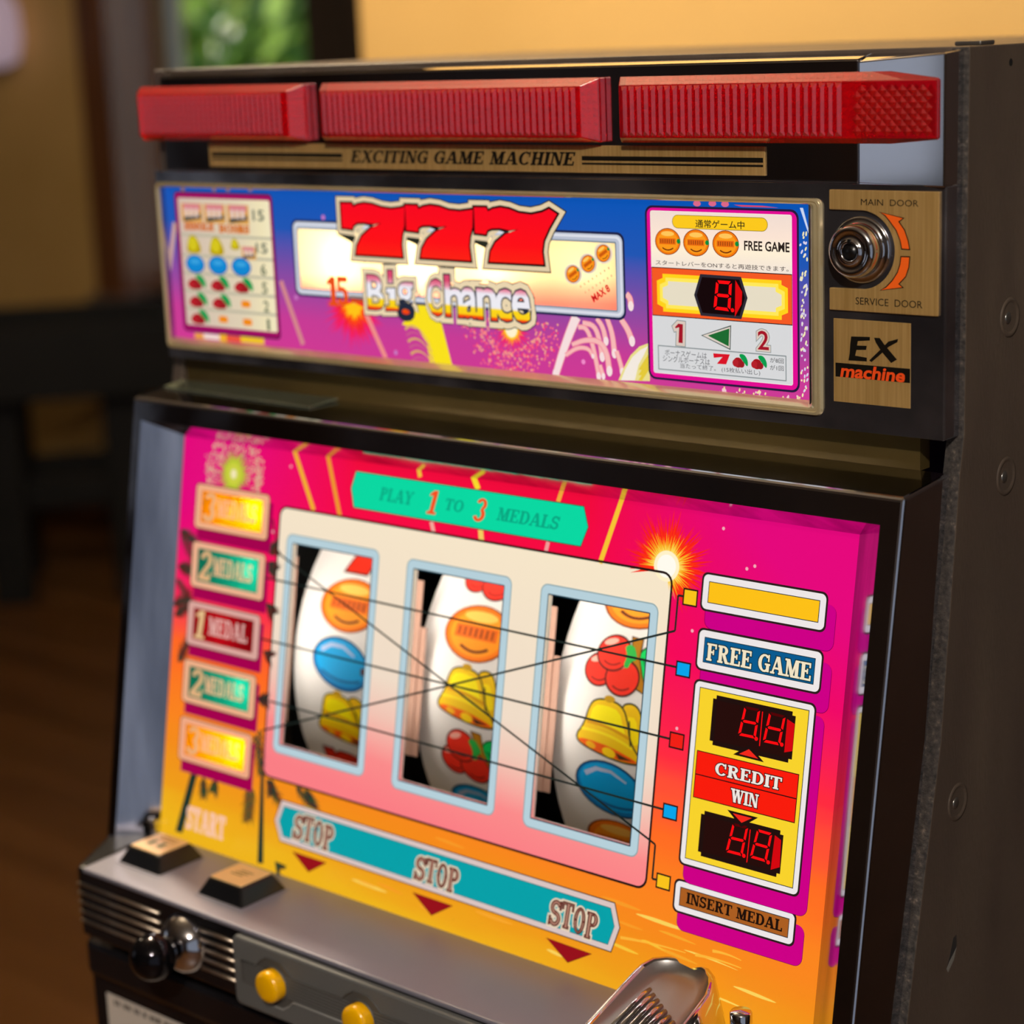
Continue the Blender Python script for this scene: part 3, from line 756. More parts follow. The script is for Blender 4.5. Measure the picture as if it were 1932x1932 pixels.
# light box behind the banner with two lamps
M_white = mat('white_light_box', '#e8e4dc', .6)
b = MB(FUA); bx = inset(bani, -1.0)
b.add([(bx[0], bx[1], -1), (bx[2], bx[1], -1), (bx[2], bx[3], -1), (bx[0], bx[3], -1), (bx[0], bx[1], -34), (bx[2], bx[1], -34), (bx[2], bx[3], -34), (bx[0], bx[3], -34)], [(4, 5, 6, 7), (0, 1, 5, 4), (1, 2, 6, 5), (2, 3, 7, 6), (3, 0, 4, 7)], M_white)
b.build('light_box', UP, normals=False)
def bulb_in(name, p, power, col, r, parent):
    o = point_lamp(name, p, power, col, r); o.parent = parent; return o
for q, pw in zip([(-109.61, -43.21), (-53.57, -42.69), (-4.66, -42.36), (50.82, -40.63)], (.036, .046, .026, .012)):
    bulb_in('panel_bulb', FUA(q[0], q[1], -17), pw, (1.0, .86, .62), .006, UP)
# banner border
a = Art(FUA, .4)
def ring_poly(o_, i_):  # band between two closed outlines of equal length
    n = len(o_); return [[o_[k], o_[(k + 1) % n], i_[(k + 1) % n], i_[k]] for k in range(n)]
def band(a, b0, r0, b1, r1, m_): a.many(ring_poly(rrect_pts(*b0, r0), rrect_pts(*b1, r1)), m_)
band(a, inset(ban, -.6), 4.0, inset(ban, .6), 3.2, I('#20264a'))
band(a, inset(ban, .5), 3.4, bani, .6, I('#b9c0d0'))
band(a, inset(ban, 1.2), 3.0, inset(ban, 2.3), 2.4, I('#dcdfe8'))
band(a, inset(bani, -.5), .8, inset(bani, .2), .4, I('#7f8f9a'))
a.build('banner_border', UP)

# --- the three sevens
a = Art(FUA, .62)
s1 = [(-105.31, -12.13), (-97.43, -12.09), (-96.59, -13.86), (-93.76, -12.69), (-88.83, -11.89), (-83.06, -12.31), (-76.46, -13.78), (-69.84, -14.30), (-64.13, -13.69), (-60.51, -12.93), (-61.34, -22.05), (-63.37, -26.86), (-64.27, -31.64), (-63.76, -37.75), (-96.22, -37.65), (-95.20, -33.44), (-91.58, -28.47), (-84.93, -24.13), (-77.02, -21.29), (-82.84, -22.01), (-89.57, -21.38), (-94.47, -21.66), (-97.33, -23.12), (-98.06, -24.94), (-105.33, -24.47)]
s2 = [(-60.26, -12.05), (-52.07, -12.06), (-51.27, -13.84), (-48.23, -12.64), (-43.13, -11.85), (-37.24, -12.37), (-31.00, -13.87), (-23.84, -14.22), (-15.35, -13.16), (-16.09, -21.36), (-18.13, -26.03), (-18.93, -30.68), (-18.10, -37.79), (-51.29, -37.59), (-50.06, -33.15), (-46.53, -28.65), (-40.29, -24.43), (-32.38, -21.52), (-37.85, -22.02), (-44.21, -21.41), (-49.30, -21.70), (-51.87, -22.78), (-52.29, -24.81), (-60.19, -24.38)]
s3 = [(-14.66, -12.03), (-6.76, -11.97), (-5.73, -13.76), (-2.62, -12.52), (2.18, -11.75), (7.73, -12.39), (13.62, -14.04), (21.20, -14.61), (27.96, -13.36), (32.19, -11.66), (36.88, -13.95), (31.79, -20.56), (28.20, -26.41), (27.12, -31.57), (27.85, -37.64), (-6.18, -37.76), (-5.03, -32.79), (-1.74, -28.42), (4.54, -24.31), (13.24, -21.64), (7.23, -22.28), (1.23, -21.49), (-3.99, -21.78), (-6.66, -22.71), (-7.65, -24.70), (-14.66, -24.27)]
def ribbon_outline(polys, w, m_):
    for q in polys: a.poly(grow(q, w), m_, False)
    a.lay += a.STEP
ribbon_outline((s1, s2, s3), 3.9, I('#2a2c22')); ribbon_outline((s1, s2, s3), 3.3, I('#e2cda8')); ribbon_outline((s1, s2, s3), 1.1, I('#1c0a0c'))
def sev_col(nt):
    x, y = uvxy(nt)
    return ramp(nt, math_(nt, 'MULTIPLY', math_(nt, 'ADD', y, .44), 1 / .32), [(0, '#fa2a12'), (.45, '#ff1018'), (1, '#f80820')])
M_sev = ramp_ink('seven_red_print', sev_col)
for q in (s1, s2, s3): a.poly(q, M_sev, False)
a.lay += .01
a.build('seven_emblem', UP, uv=True)

# --- "15" and "Big Chance"
a = Art(FUA, .90)
a.serif('1', (-118.10, -64.59), (-111.06, -50.33), I('#e8501a'), .45); a.serif('5', (-111.21, -64.35), (-103.82, -49.85), I('#ea541a'), .45)
for q in ([(-102.15, -62.44), (-92.76, -62.49), (-92.62, -60.66), (-101.99, -60.46)],): a.poly(q, I('#d8481c'))
a.poly([(-102.93, -59.80), (-93.05, -59.84), (-92.96, -58.79), (-102.86, -58.81)], I('#8d7a66'))
def chance_col(nt):
    x, y = uvxy(nt)
    t = math_(nt, 'ADD', y, math_(nt, 'MULTIPLY', x, .012))
    return ramp(nt, math_(nt, 'MULTIPLY', math_(nt, 'ADD', t, .675), 1 / .19), [(0, '#f23a10'), (.14, '#f24a10'), (.18, '#fccf1a'), (.36, '#fad81e'), (.41, '#eeeef4'), (.74, '#eeeaf2'), (.86, '#e78aa2'), (1, '#d8486e')])
M_ch = ramp_ink('chance_lettering_print', chance_col)
words = (('B', (378, 893), (478, 662)), ('i', (500, 905), (590, 620)), ('g', (598, 968), (700, 715)), ('C', (818, 932), (915, 690)), ('h', (925, 945), (1050, 665)), ('a', (1065, 955), (1160, 755)), ('n', (1172, 965), (1305, 760)), ('c', (1312, 975), (1412, 765)), ('e', (1432, 985), (1545, 772)))
BL = [(-89.21, -64.75), (-77.36, -64.92), (-68.23, -68.76), (-47.47, -65.48), (-35.46, -65.25), (-24.65, -65.29), (-14.52, -65.37), (-2.50, -65.32), (7.78, -65.36)]
TR = [(-78.24, -48.11), (-67.76, -44.75), (-57.79, -50.79), (-38.23, -48.16), (-24.48, -45.84), (-14.88, -51.38), (-2.78, -51.10), (6.79, -50.95), (18.20, -50.83)]
LET = [q for q in zip(words, BL, TR) if q[0][0] != 'i']
I_L = ([(-76.58, -64.87), (-68.49, -64.42), (-68.37, -62.68), (-70.28, -62.65), (-70.03, -53.93), (-75.42, -54.20), (-75.54, -55.87), (-73.62, -55.91), (-73.94, -62.99), (-76.46, -63.13)], [(-74.21, -50.89), (-71.52, -50.77), (-71.30, -45.05), (-74.18, -45.17)])
def i_glyph(g, m_):
    for q in I_L: a.poly(grow(q, g), m_, False)
for (c, _, __), bl, tr in LET: a.sans(c, bl, tr, I('#1d2228'), .15); a.lay -= a.STEP
i_glyph(3.6, I('#1d2228'))
a.lay += a.STEP
for (c, _, __), bl, tr in LET: a.sans(c, bl, tr, I('#ead6b0'), .135); a.lay -= a.STEP
i_glyph(3.1, I('#ead6b0'))
a.lay += a.STEP
for (c, _, __), bl, tr in LET: a.sans(c, bl, tr, I('#232a3c'), .045); a.lay -= a.STEP
i_glyph(.95, I('#232a3c'))
a.lay += a.STEP
for (c, _, __), bl, tr in LET: a.sans(c, bl, tr, M_ch, .018); a.lay -= a.STEP
i_glyph(.3, M_ch)
a.lay += a.STEP
a.build('big_chance_lettering', UP, uv=True)

# --- orange balls and small lettering at the banner's right end
def ball(a, cx, cy, r, ry=None, rot=0., lit=I, halo=False):
    ry = ry or r
    if halo: a.ell(cx, cy, r * 1.40, ry * 1.35, lit('#e9dcc6')); a.ell(cx, cy, r * 1.22, ry * 1.18, lit('#d9c4b0')); 
    a.ell(cx, cy, r * 1.06, ry * 1.06, lit('#8a3a12'), rot); a.ell(cx, cy, r, ry, lit('#f47a0e'), rot); a.ell(cx, cy - .02 * ry, r * .86, ry * .84, lit('#fb9a1c'), rot)
    cr, sr = cos(rad(rot)), sin(rad(rot))
    T = lambda x, y: (cx + x * r * cr - y * ry * sr, cy + x * r * sr + y * ry * cr)
    a.poly([T(*p) for p in ell_pts(0, .62, .55, .20, 16)], lit('#ffc65a'))
    a.poly([T(*p) for p in ((-.72, -.22), (.66, -.22), (.66, .26), (-.72, .26))], lit('#e86a12'))
    for k in range(7): a.poly([T(x, y) for x, y in ((-.62 + .18 * k, -.14), (-.54 + .18 * k, -.14), (-.54 + .18 * k, .18), (-.62 + .18 * k, .18))], lit('#9a4410'), False)
    a.lay += a.STEP
    a.poly([T(*p) for p in stroke_pts(bez((-.45, -.5), (0, -.85), (.45, -.5), 8), .10)], lit('#6a2a0c'))
    a.poly([T(*p) for p in ell_pts(.90, .05, .16, .20, 10)], lit('#0f8a3c'))
a = Art(FUA, .62)
for q in [(45.35, -41.35), (54.51, -36.08), (63.68, -31.01)]: ball(a, q[0], q[1], 3.9, 3.6, 32, I, True)
def rot_marks(p, q, n, h, m_):
    for k in range(n):
        t = (k + .5) / n; c = (p[0] + (q[0] - p[0]) * t, p[1] + (q[1] - p[1]) * t)
        an = math.degrees(math.atan2(q[1] - p[1], q[0] - p[0])); cr, sr = cos(rad(an)), sin(rad(an))
        for (x0_, y0_, x1_, y1_) in ((-.5, .3, .5, .3), (0, -.6, 0, .6), (-.5, -.4, .4, -.3)):
            a.poly(line_pts((c[0] + (x0_ * cr - y0_ * sr) * h, c[1] + (x0_ * sr + y0_ * cr) * h), (c[0] + (x1_ * cr - y1_ * sr) * h, c[1] + (x1_ * sr + y1_ * cr) * h), .22), m_, False)
    a.lay += a.STEP
rot_marks((48.60, -47.51), (67.79, -36.93), 8, .9, I('#8f7f68')); rot_marks((51.37, -50.01), (69.19, -40.47), 8, .9, I('#a58f78'))
mx_ = fit(sans_polys('MAX 8', .03), 0, 0, 11.6, 3.6); bl = (57.44, -53.96); an = rad(31)
a.many([[(bl[0] + x * cos(an) - y * sin(an), bl[1] + x * sin(an) + y * cos(an)) for x, y in q] for q in mx_], I('#c2161c'))
a.build('banner_small_print', UP)

# --- pay table
a = Art(FUA, .62)
pay = R_((-234.59, -9.40), (-157.20, -84.69))
a.rr(pay, 2.0, I('#3a0c3c'), .8); a.rr(pay, 2.0, I('#a01062')); pw = (pay[0] + 2.2, pay[1] + 3.0, pay[2] - 1.6, pay[3] - 2.6)
def pay_col(nt):
    x, y = uvxy(nt)
    return ramp(nt, math_(nt, 'MULTIPLY', math_(nt, 'ADD', x, 2.30), 1 / .75), [(0, '#d2bcac'), (.6, '#dfd0b4'), (.85, '#efe2b8'), (1, '#f4eac6')])
M_pay = ramp_ink('pay_table_print', pay_col)
a.rr(pw, 1.2, M_pay)
W_ = pw[2] - pw[0]; Hh = pw[3] - pw[1]
gy = lambda t: pw[3] - t * Hh
gx = lambda t: pw[0] + t * W_
for t in (.285, .445, .585, .725, .865): a.rect(gx(.0), gy(t + .012), gx(1), gy(t - .008), I('#b9b49c'))
def barsym(cx, cy, w, h):
    a.rect(cx - w, cy - h, cx + w, cy + h, I('#dba050')); a.rect(cx - w * .8, cy + h * .25, cx + w * .8, cy + h * .95, I('#d8838a'))
    a.poly([(cx - w * .8, cy - h * .9), (cx + w * .85, cy - h * .55), (cx + w * .85, cy - h * .05), (cx - w * .8, cy - h * .45)], I('#4a4a44'))
    for k in range(3): a.rect(cx - w * .7 + k * w * .48, cy - h * .4, cx - w * .36 + k * w * .48, cy + h * .45, I('#e2c8bc'))
for x in (.15, .405, .66): barsym(gx(x), gy(.115), 8.6, 5.2)
a.sans('15', (gx(.82), gy(.155)), (gx(.935), gy(.075)), I('#5a6458'), .02)
a.serif('SINGLE', (gx(.06), gy(.245)), (gx(.385), gy(.195)), I('#cf6a20'), .3); a.serif('BONUS', (gx(.445), gy(.255)), (gx(.77), gy(.200)), I('#d06e20'), .3)
def bellmini(cx, cy, r):
    a.poly(chaikin([(cx - r, cy - r * .75), (cx + r * 1.1, cy - r * .75), (cx + r * .8, cy + r * .3), (cx + r * .2, cy + r * .9), (cx - r * .5, cy + r * .8), (cx - r * .85, cy + .1 * r)], 2), I('#b9a00c')); a.ell(cx - .1 * r, cy + .1 * r, r * .6, r * .6, I('#d4c41e'))
bellmini(gx(.145), gy(.365), 6.2); bellmini(gx(.40), gy(.370), 6.2); bellmini(gx(.605), gy(.345), 3.8); barsym(gx(.75), gy(.405), 5.6, 3.4)
a.sans('15', (gx(.835), gy(.40)), (gx(.95), gy(.325)), I('#5a6458'), .02)
for x in (.15, .405, .66): a.ell(gx(x), gy(.515), 7.8, 5.0, I('#0a5ea8')); a.ell(gx(x), gy(.512), 7.0, 4.4, I('#1088d2')); a.ell(gx(x), gy(.495), 4.0, 1.4, I('#3aa2de'))
def chmini(cx, cy, r=5.0, lit=I, sx=1.5):
    P = lambda pts: [(cx + x * r * sx, cy + y * r) for x, y in pts]
    a.poly(P(ell_pts(-.30, -.25, .62, .62, 14)), lit('#a3161e')); a.poly(P(ell_pts(-.62, -.32, .42, .46, 12)), lit('#b4202a')); a.poly(P(ell_pts(.12, -.42, .42, .42, 12)), lit('#9c1a22'))
    a.poly(P(chaikin([(-.3, .75), (.5, .85), (1, .1), (.95, -.75), (.45, -.2)], 2)), lit('#0c9a4c'))
for x in (.155, .415, .675): chmini(gx(x), gy(.655))
for x in (.16, .42): chmini(gx(x), gy(.795))
chmini(gx(.165), gy(.93)); 
for x, y in ((.685, .80), (.425, .935), (.69, .94)): a.rr((gx(x) - 3.6, gy(y) - 1.8, gx(x) + 3.6, gy(y) + 1.8), 1.2, I('#f08a12'))
for x, y, t in ((.90, .525, '6'), (.90, .665, '5'), (.905, .805, '2'), (.915, .945, '1')): a.sans(t, (gx(x) - (2.0 if t != '1' else .8), gy(y) - 2.9), (gx(x) + (2.0 if t != '1' else .8), gy(y) + 2.9), I('#66705a'), .02)
a.build('pay_table', UP, uv=True)

# --- score card
a = Art(FUA, .62)
a.rr(scr, 3.6, I('#241a3c'), .3); a.rr(inset(scr, .7), 3.2, I('#e00d92')); si = R_((91.07, -11.10), (165.28, -83.71)); a.rr(si, .8, I('#f2ece6'), .25)
def card_col(nt):
    x, y = uvxy(nt)
    t = math_(nt, 'MULTIPLY', math_(nt, 'ADD', y, .37), 1 / .27)
    return ramp(nt, t, [(0, '#efe2d8'), (.35, '#fff0d6'), (.6, '#fbe4d4'), (1, '#efdcd2')])
M_card = ramp_ink('card_print', card_col)
yb1, yb2 = (130.02, -36.35)[1], (129.63, -57.51)[1]
a.rect(si[0], yb1, si[2], si[3], M_card); a.rect(si[0], si[1], si[2], yb2, I('#d7d8da'))
a.rect(si[0] - .2, yb2 - .4, si[2] + .2, yb1 + .4, I('#2a1a20')); a.rect(si[0], yb2, si[2], yb1, I('#f45a24'))
pl = R_((103.15, -12.70), (153.13, -18.08)); a.rr(pl, 9, I('#a08a2a'), .3); a.rr(pl, 9, I('#fbc81e'))
a.sans('通常ゲーム中', (115.56, -17.65), (141.38, -14.22), I('#2c2a18'), .012)
for q in [(100.27, -24.34), (115.75, -24.39), (131.54, -24.37)]: ball(a, q[0], q[1], 6.6, 5.6, 0)
a.sans('FREE GAME', (141.32, -26.63), (164.32, -22.63), I('#2a211e'), .022)
a.sans('スタートレバーをONすると再遊技できます。', (93.48, -34.93), (163.85, -32.75), I('#4a403c'), .004)
tk0 = R_((93.86, -38.79), (163.40, -55.75))
def ticket(r, n, g):
    x0_, y0_, x1_, y1_ = inset(r, g); n = n
    return [(x0_ + n, y0_), (x1_ - n, y0_), (x1_ - n, y0_ + n * .6), (x1_, y0_ + n), (x1_, y1_ - n), (x1_ - n, y1_ - n * .6), (x1_ - n, y1_), (x0_ + n, y1_), (x0_ + n, y1_ - n * .6), (x0_, y1_ - n), (x0_, y0_ + n), (x0_ + n, y0_ + n * .6)]
a.poly(ticket(tk0, 3.2, 0), I('#ffd21c')); a.poly(ticket(tk0, 3.2, 1.6), I('#ffe85a')); a.poly(ticket(tk0, 3.0, 3.2), I('#e6ddc6'))
hx = [(114.23, -47.44), (117.78, -37.98), (139.40, -38.24), (142.68, -47.30), (139.31, -56.66), (117.72, -56.41)]
a.poly(hx, I('#2e2a34')); a.poly(grow(hx, -1.3), I('#16080a'))
LED, LEDD = ink('#ff0a10', 1.15), ink('#5a0408', .8)
def seg8(a, TL, TRc, BRc, BLc, on='abcdefg', dp=None, w=.105):
    def P(x, y):
        t = (TL[0] + (TRc[0] - TL[0]) * x, TL[1] + (TRc[1] - TL[1]) * x); b_ = (BLc[0] + (BRc[0] - BLc[0]) * x, BLc[1] + (BRc[1] - BLc[1]) * x)
        return (b_[0] + (t[0] - b_[0]) * y, b_[1] + (t[1] - b_[1]) * y)
    g = .03; W = w * 1.6; Hs = w
    sg = dict(a=[(g + W * .3, 1), (1 - g - W * .3, 1), (1 - W - g, 1 - Hs), (W + g, 1 - Hs)], d=[(g + W * .3, 0), (1 - g - W * .3, 0), (1 - W - g, Hs), (W + g, Hs)],
              g=[(g + W * .5, .5), (W + g, .5 + Hs / 2), (1 - W - g, .5 + Hs / 2), (1 - g - W * .5, .5), (1 - W - g, .5 - Hs / 2), (W + g, .5 - Hs / 2)],
              f=[(0, .5 + g), (0, 1 - g - Hs * .3), (W, 1 - Hs - g), (W, .5 + Hs / 2 + g)], b=[(1, .5 + g), (1, 1 - g - Hs * .3), (1 - W, 1 - Hs - g), (1 - W, .5 + Hs / 2 + g)],
              e=[(0, .5 - g), (0, g + Hs * .3), (W, Hs + g), (W, .5 - Hs / 2 - g)], c=[(1, .5 - g), (1, g + Hs * .3), (1 - W, Hs + g), (1 - W, .5 - Hs / 2 - g)])
    for k, q in sg.items(): a.poly([P(*p) for p in q], LED if k in on else LEDD, False)
    if dp: a.poly(ell_pts(dp[0], dp[1], .9, .9, 12), LED, False)
    a.lay += a.STEP
d4 = [(126.34, -40.30), (134.64, -40.45), (133.50, -53.64), (124.57, -53.17)]; seg8(a, *d4, dp=(134.69, -53.03))
a.poly([(136.47, -39.82), (139.95, -44.76), (139.54, -50.16), (135.88, -55.89)], ink('#e00a10', .95))
a.build('score_card', UP, uv=True)
a = Art(FUA, 1.25)
d1 = [(103.52, -62.24), (105.48, -60.45), (108.33, -60.61), (107.98, -69.52), (105.26, -69.42), (105.77, -62.54), (103.91, -63.11)]
a.poly(grow(d1, 1.5), I('#8e9898')); a.poly(grow(d1, 1.1), I('#d9c8bc')); a.poly(grow(d1, -.2), I('#a31628'))
q = [(148.16, -69.18), (153.63, -61.16)]
a.sans('2', q[0], q[1], I('#8e9898'), .10); a.sans('2', q[0], q[1], I('#d9c8bc'), .075); a.sans('2', q[0], q[1], I('#a31628'), .012)
tri = [(117.87, -65.09), (134.18, -59.57), (133.67, -70.62)]; a.poly(tri, I('#55605c')); a.poly(grow(tri, -.5), I('#dccfc4')); a.poly([(121.55, -64.97), (133.18, -61.10), (132.71, -69.05)], I('#1e6a32'))
bxr = [(94.20, -71.24), (162.75, -71.54), (162.46, -81.94), (93.91, -81.97)]; bb = R_(bxr[0], bxr[2])
band(a, inset(bb, -.25), .1, inset(bb, .25), .05, I('#8a9294'))
a.sans('ボーナスゲームは', (97.89, -75.48), (120.86, -72.62), I('#55555a'), 0.); a.sans('シングルボーナスは', (96.64, -78.27), (122.54, -75.37), I('#55555a'), 0.)
a.sans('当たって終了。 (15枚払い出し)', (106.21, -80.93), (149.13, -78.33), I('#55555a'), 0.)
a.sans('が8回', (154.30, -74.58), (161.29, -72.35), I('#3c3c40'), 0.); a.sans('が1回', (154.26, -77.83), (161.26, -75.57), I('#3c3c40'), 0.)
q7 = [(124.39, -72.65), (126.71, -72.65), (133.31, -72.56), (131.26, -77.10), (126.29, -77.20), (129.33, -73.95), (124.68, -74.67)]; a.poly(q7, I('#d81428'))
for q in [(138.83, -74.90), (148.73, -74.88)]: chmini(q[0], q[1], 3.7, I, 1.1)
a.build('score_card_lettering', UP)

# --- door plate with lock, maker's plate
b = MB(FU); dp_ = R_((186.15, 0.43), (237.15, -49.45)); cx_, cy_ = (200.91, -23.96)
ar = [(cx_ + 16.2 * cos(rad(t)), cy_ + 16.2 * sin(rad(t))) for t in range(-84, 85, 7)]
b.prism([(dp_[0], dp_[1]), (dp_[2], dp_[1]), (dp_[2], dp_[3]), (dp_[0], dp_[3]), (dp_[0], cy_ + 16.2)] + ar[::-1] + [(dp_[0], cy_ - 16.2)], 0, 1.3, M_gold)
DP = b.build('door_plate', UD, .0004)
a = Art(FU, 1.34)
a.sans('MAIN  DOOR', (201.42, -5.67), (228.00, -3.06), M_blk, 0.); a.sans('SERVICE  DOOR', (198.91, -46.49), (230.10, -43.51), M_blk, 0.)
M_or = flat('#f4641c', .4)
ar1 = [(209.72, -8.07), (221.79, -10.27), (219.50, -11.90), (222.03, -15.10), (223.71, -19.45), (224.45, -23.20), (220.28, -23.04), (219.55, -19.59), (217.72, -15.55), (214.82, -12.16), (212.63, -9.82)]
ar2 = [(224.47, -25.60), (224.07, -30.17), (222.65, -34.04), (219.64, -37.05), (221.67, -38.54), (210.17, -40.27), (213.10, -38.45), (216.01, -35.62), (218.31, -32.33), (219.45, -29.10), (219.94, -25.65)]
for q in (ar1, ar2): a.poly(q, M_blk); a.poly(grow(q, -.45), M_or)
a.build('lettering', DP)
b = MB(FU)
b.lathe(cx_, cy_, [(13.8, .0), (13.8, .9), (12.8, 1.3), (11.2, 1.3), (11.0, 2.2), (10.8, 8.0), (9.6, 9.2), (8.2, 9.4), (7.9, 8.9), (4.9, 8.9), (4.9, 9.6), (4.1, 9.9), (3.6, 9.6), (3.5, 7.5), (.01, 7.4)], M_chrome, 40, cap1=False)
LK = b.build('lock', UD)
b = MB(FU); b.lathe(cx_, cy_, [(3.2, 7.5), (3.1, 9.2), (.01, 9.3)], M_blackp, 24, cap1=False); b.box((cx_ - .7, cy_ + 3.2, 9.0), (cx_ + .7, cy_ + 5.2, 10.0), M_blackp); b.build('key_slot', LK)
b = MB(FU); ep = R_((187.56, -53.04), (224.22, -88.36)); b.box((ep[0], ep[1], 0), (ep[2], ep[3], .35), M_gold); EP = b.build('maker_plate', UD, .0002)
a = Art(FU, .40)
a.rect(ep[0] + 1.0, (205.81, -77.67)[1], ep[2] - .1, (205.80, -71.75)[1], M_blk)
for q in ([(196.19, -60.20), (205.19, -59.81), (205.19, -61.31), (199.43, -61.96), (199.05, -63.82), (203.70, -63.64), (203.40, -65.36), (198.75, -65.68), (198.15, -68.16), (203.71, -68.62), (203.71, -70.20), (194.90, -70.38), (195.43, -67.37), (195.74, -63.39)],
          [(207.12, -60.01), (209.86, -59.96), (212.09, -62.61), (217.99, -68.37), (215.28, -70.00), (210.62, -65.51), (208.02, -62.03)], [(218.45, -59.78), (218.17, -61.09), (213.93, -63.46), (209.14, -67.70), (205.95, -70.29), (204.90, -69.65), (209.88, -65.04), (213.92, -61.18)]): a.poly(q, M_blk)
a.sans('machine', (191.15, -77.50), (221.44, -72.33), flat('#f0501c', .4), .03, .15)
a.build('lettering', EP)
b = MB(FU); b.box((-247, -117, -20), (222, -100.5, -12), noise_col('olive_strip', [(.3, '#5c4c28'), (.7, '#6b5930')], 20, .3, .6)); b.build('gap_strip', SM)

# ================================================================== lower door: bezel, printed panel, reels
b = MB(FL)
BT, BB = 110.8, -150.0
RG = [(-219.5, 209.8, 92.0, 0.), (-237.0, 228.6, 98.8, 17.), (-244.8, 238.6, BT, 17.), (-244.8, 238.6, BT + 9.6, -18.)]
def uring(l, r, t, d): return [(l, BB, d if d > 0 else d - 6 if d else 0), (l, t, d), (r, t, d), (r, BB, d if d > 0 else d - 6 if d else 0)]
M_bez = noise_col('bezel_chrome', [(.35, '#c2c3cc'), (.7, '#d6d6dc')], 16, .05, 1.0, rough2=.14, detail=8)
M_slope = noise_col('smeared_chrome', [(.32, '#8a8c98'), (.62, '#d0d0da')], 30, .08, 1.0, stretch=(1.6, 1, .10), bump=.10, rough2=.16, detail=4)
b.rings([uring(*RG[0]), uring(*RG[1])], M_slope, False, smooth=False)
BZi = b.build('bezel_slope', SM, normals=False)
b = MB(FL); b.rings([uring(*q) for q in RG[1:]], M_bez, False, smooth=False)
BZ = b.build('lower_bezel', SM, .0016, 3, normals=False)
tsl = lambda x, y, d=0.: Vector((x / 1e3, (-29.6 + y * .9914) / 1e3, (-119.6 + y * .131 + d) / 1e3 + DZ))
b = MB(tsl); b.prism([(-243.5, 35), (-118, 35), (-122, 17), (-243.5, 21)], .1, 1.1, noise_col('reflection_strip', [(.3, '#5c5f4c'), (.7, '#6c6f5a')], 30, .18, .35)); b.build('reflection_strip', BZ, .0006)  # grey-green slab imitating a reflection in the chrome bezel top

# ---- printed sheet
PA = (-219.5, -134.0, 209.8, 92.0)
wins = [R_((-127.35, 43.80), (-69.43, -63.03)), R_((-39.88, 42.57), (19.03, -64.02)), R_((47.18, 42.63), (105.98, -64.17))]
reelp = R_((-138.89, 62.37), (116.95, -82.13))
labs = [R_((-206.05, 67.07), (-147.57, 42.85)), R_((-206.28, 35.19), (-147.82, 10.35)), R_((-206.73, 2.17), (-148.59, -22.05)), R_((-207.19, -30.50), (-148.57, -54.26)), R_((-207.10, -62.66), (-148.94, -86.92))]
labi = [(q[0] + 4.4, q[1] + 3.1, q[2] - 4.4, q[3] - 3.1) for q in labs]
def bg_lo(nt):
    x, y = uvxy(nt)
    t = math_(nt, 'MULTIPLY', math_(nt, 'ADD', y, 1.34), 1 / 2.26)
    nz = N(nt, 'ShaderNodeTexNoise'); nz.inputs['Scale'].default_value = 2.2; nz.inputs['Detail'].default_value = 3
    u = N(nt, 'ShaderNodeUVMap'); u.uv_map = 'UVMap'; mp = N(nt, 'ShaderNodeMapping'); mp.inputs['Scale'].default_value = (.5, 2.4, 1)
    nt.links.new(u.outputs[0], mp.inputs[0]); nt.links.new(mp.outputs[0], nz.inputs['Vector'])
    tt = math_(nt, 'ADD', math_(nt, 'ADD', t, math_(nt, 'MULTIPLY', x, .035)), math_(nt, 'MULTIPLY', math_(nt, 'SUBTRACT', nz.outputs[0], .5), .10))
    base = ramp(nt, tt, [(0, '#efb41c'), (.07, '#ef9e1a'), (.18, '#f58c1c'), (.26, '#fb8420'), (.40, '#ff6a24'), (.56, '#ff2c40'), (.74, '#fa0a48'), (1, '#f20a3c')])
    # magenta corners at the top, red in the middle
    ax = math_(nt, 'ABSOLUTE', math_(nt, 'ADD', x, .1))
    cx = math_(nt, 'MULTIPLY', math_(nt, 'SUBTRACT', ax, .75), 1 / .9)
    cy = math_(nt, 'MULTIPLY', math_(nt, 'SUBTRACT', t, .50), 2.0)
    mg = N(nt, 'ShaderNodeClamp'); nt.links.new(math_(nt, 'MULTIPLY', math_(nt, 'MAXIMUM', cx, 0.), math_(nt, 'MAXIMUM', cy, 0.)), mg.inputs[0])
    c2 = mixc(nt, mg.outputs[0], base, '#e4087c')
    # left side: orange reaches higher
    lf = N(nt, 'ShaderNodeMapRange'); nt.links.new(x, lf.inputs[0]); lf.inputs[1].default_value = -.9; lf.inputs[2].default_value = -2.1; lf.inputs[3].default_value = 0; lf.inputs[4].default_value = .30
    return c2
M_bgL = ramp_ink('sunset_print', bg_lo)
a = Art(FL, 0.)
for q in cells(PA, [reelp] + labi): a.poly(q, M_bgL, False)
LP = a.build('lower_sheet', SM, uv=True)
def reel_col(nt):
    x, y = uvxy(nt)
    t = math_(nt, 'MULTIPLY', math_(nt, 'SUBTRACT', y, reelp[1] / 100), 100 / (reelp[3] - reelp[1]))
    tt = math_(nt, 'ADD', t, math_(nt, 'MULTIPLY', x, .05))
    return ramp(nt, tt, [(0, '#fb7f86'), (.14, '#fb8c8c'), (.30, '#f2c4b4'), (.44, '#f0dcc8'), (1, '#f6e6ca')])
M_reelp = ramp_ink('reel_surround_print', reel_col)
a = Art(FL, 0.)
for q in cells(reelp, wins): a.poly(q, M_reelp, False)
a.build('reel_surround', LP, uv=True)
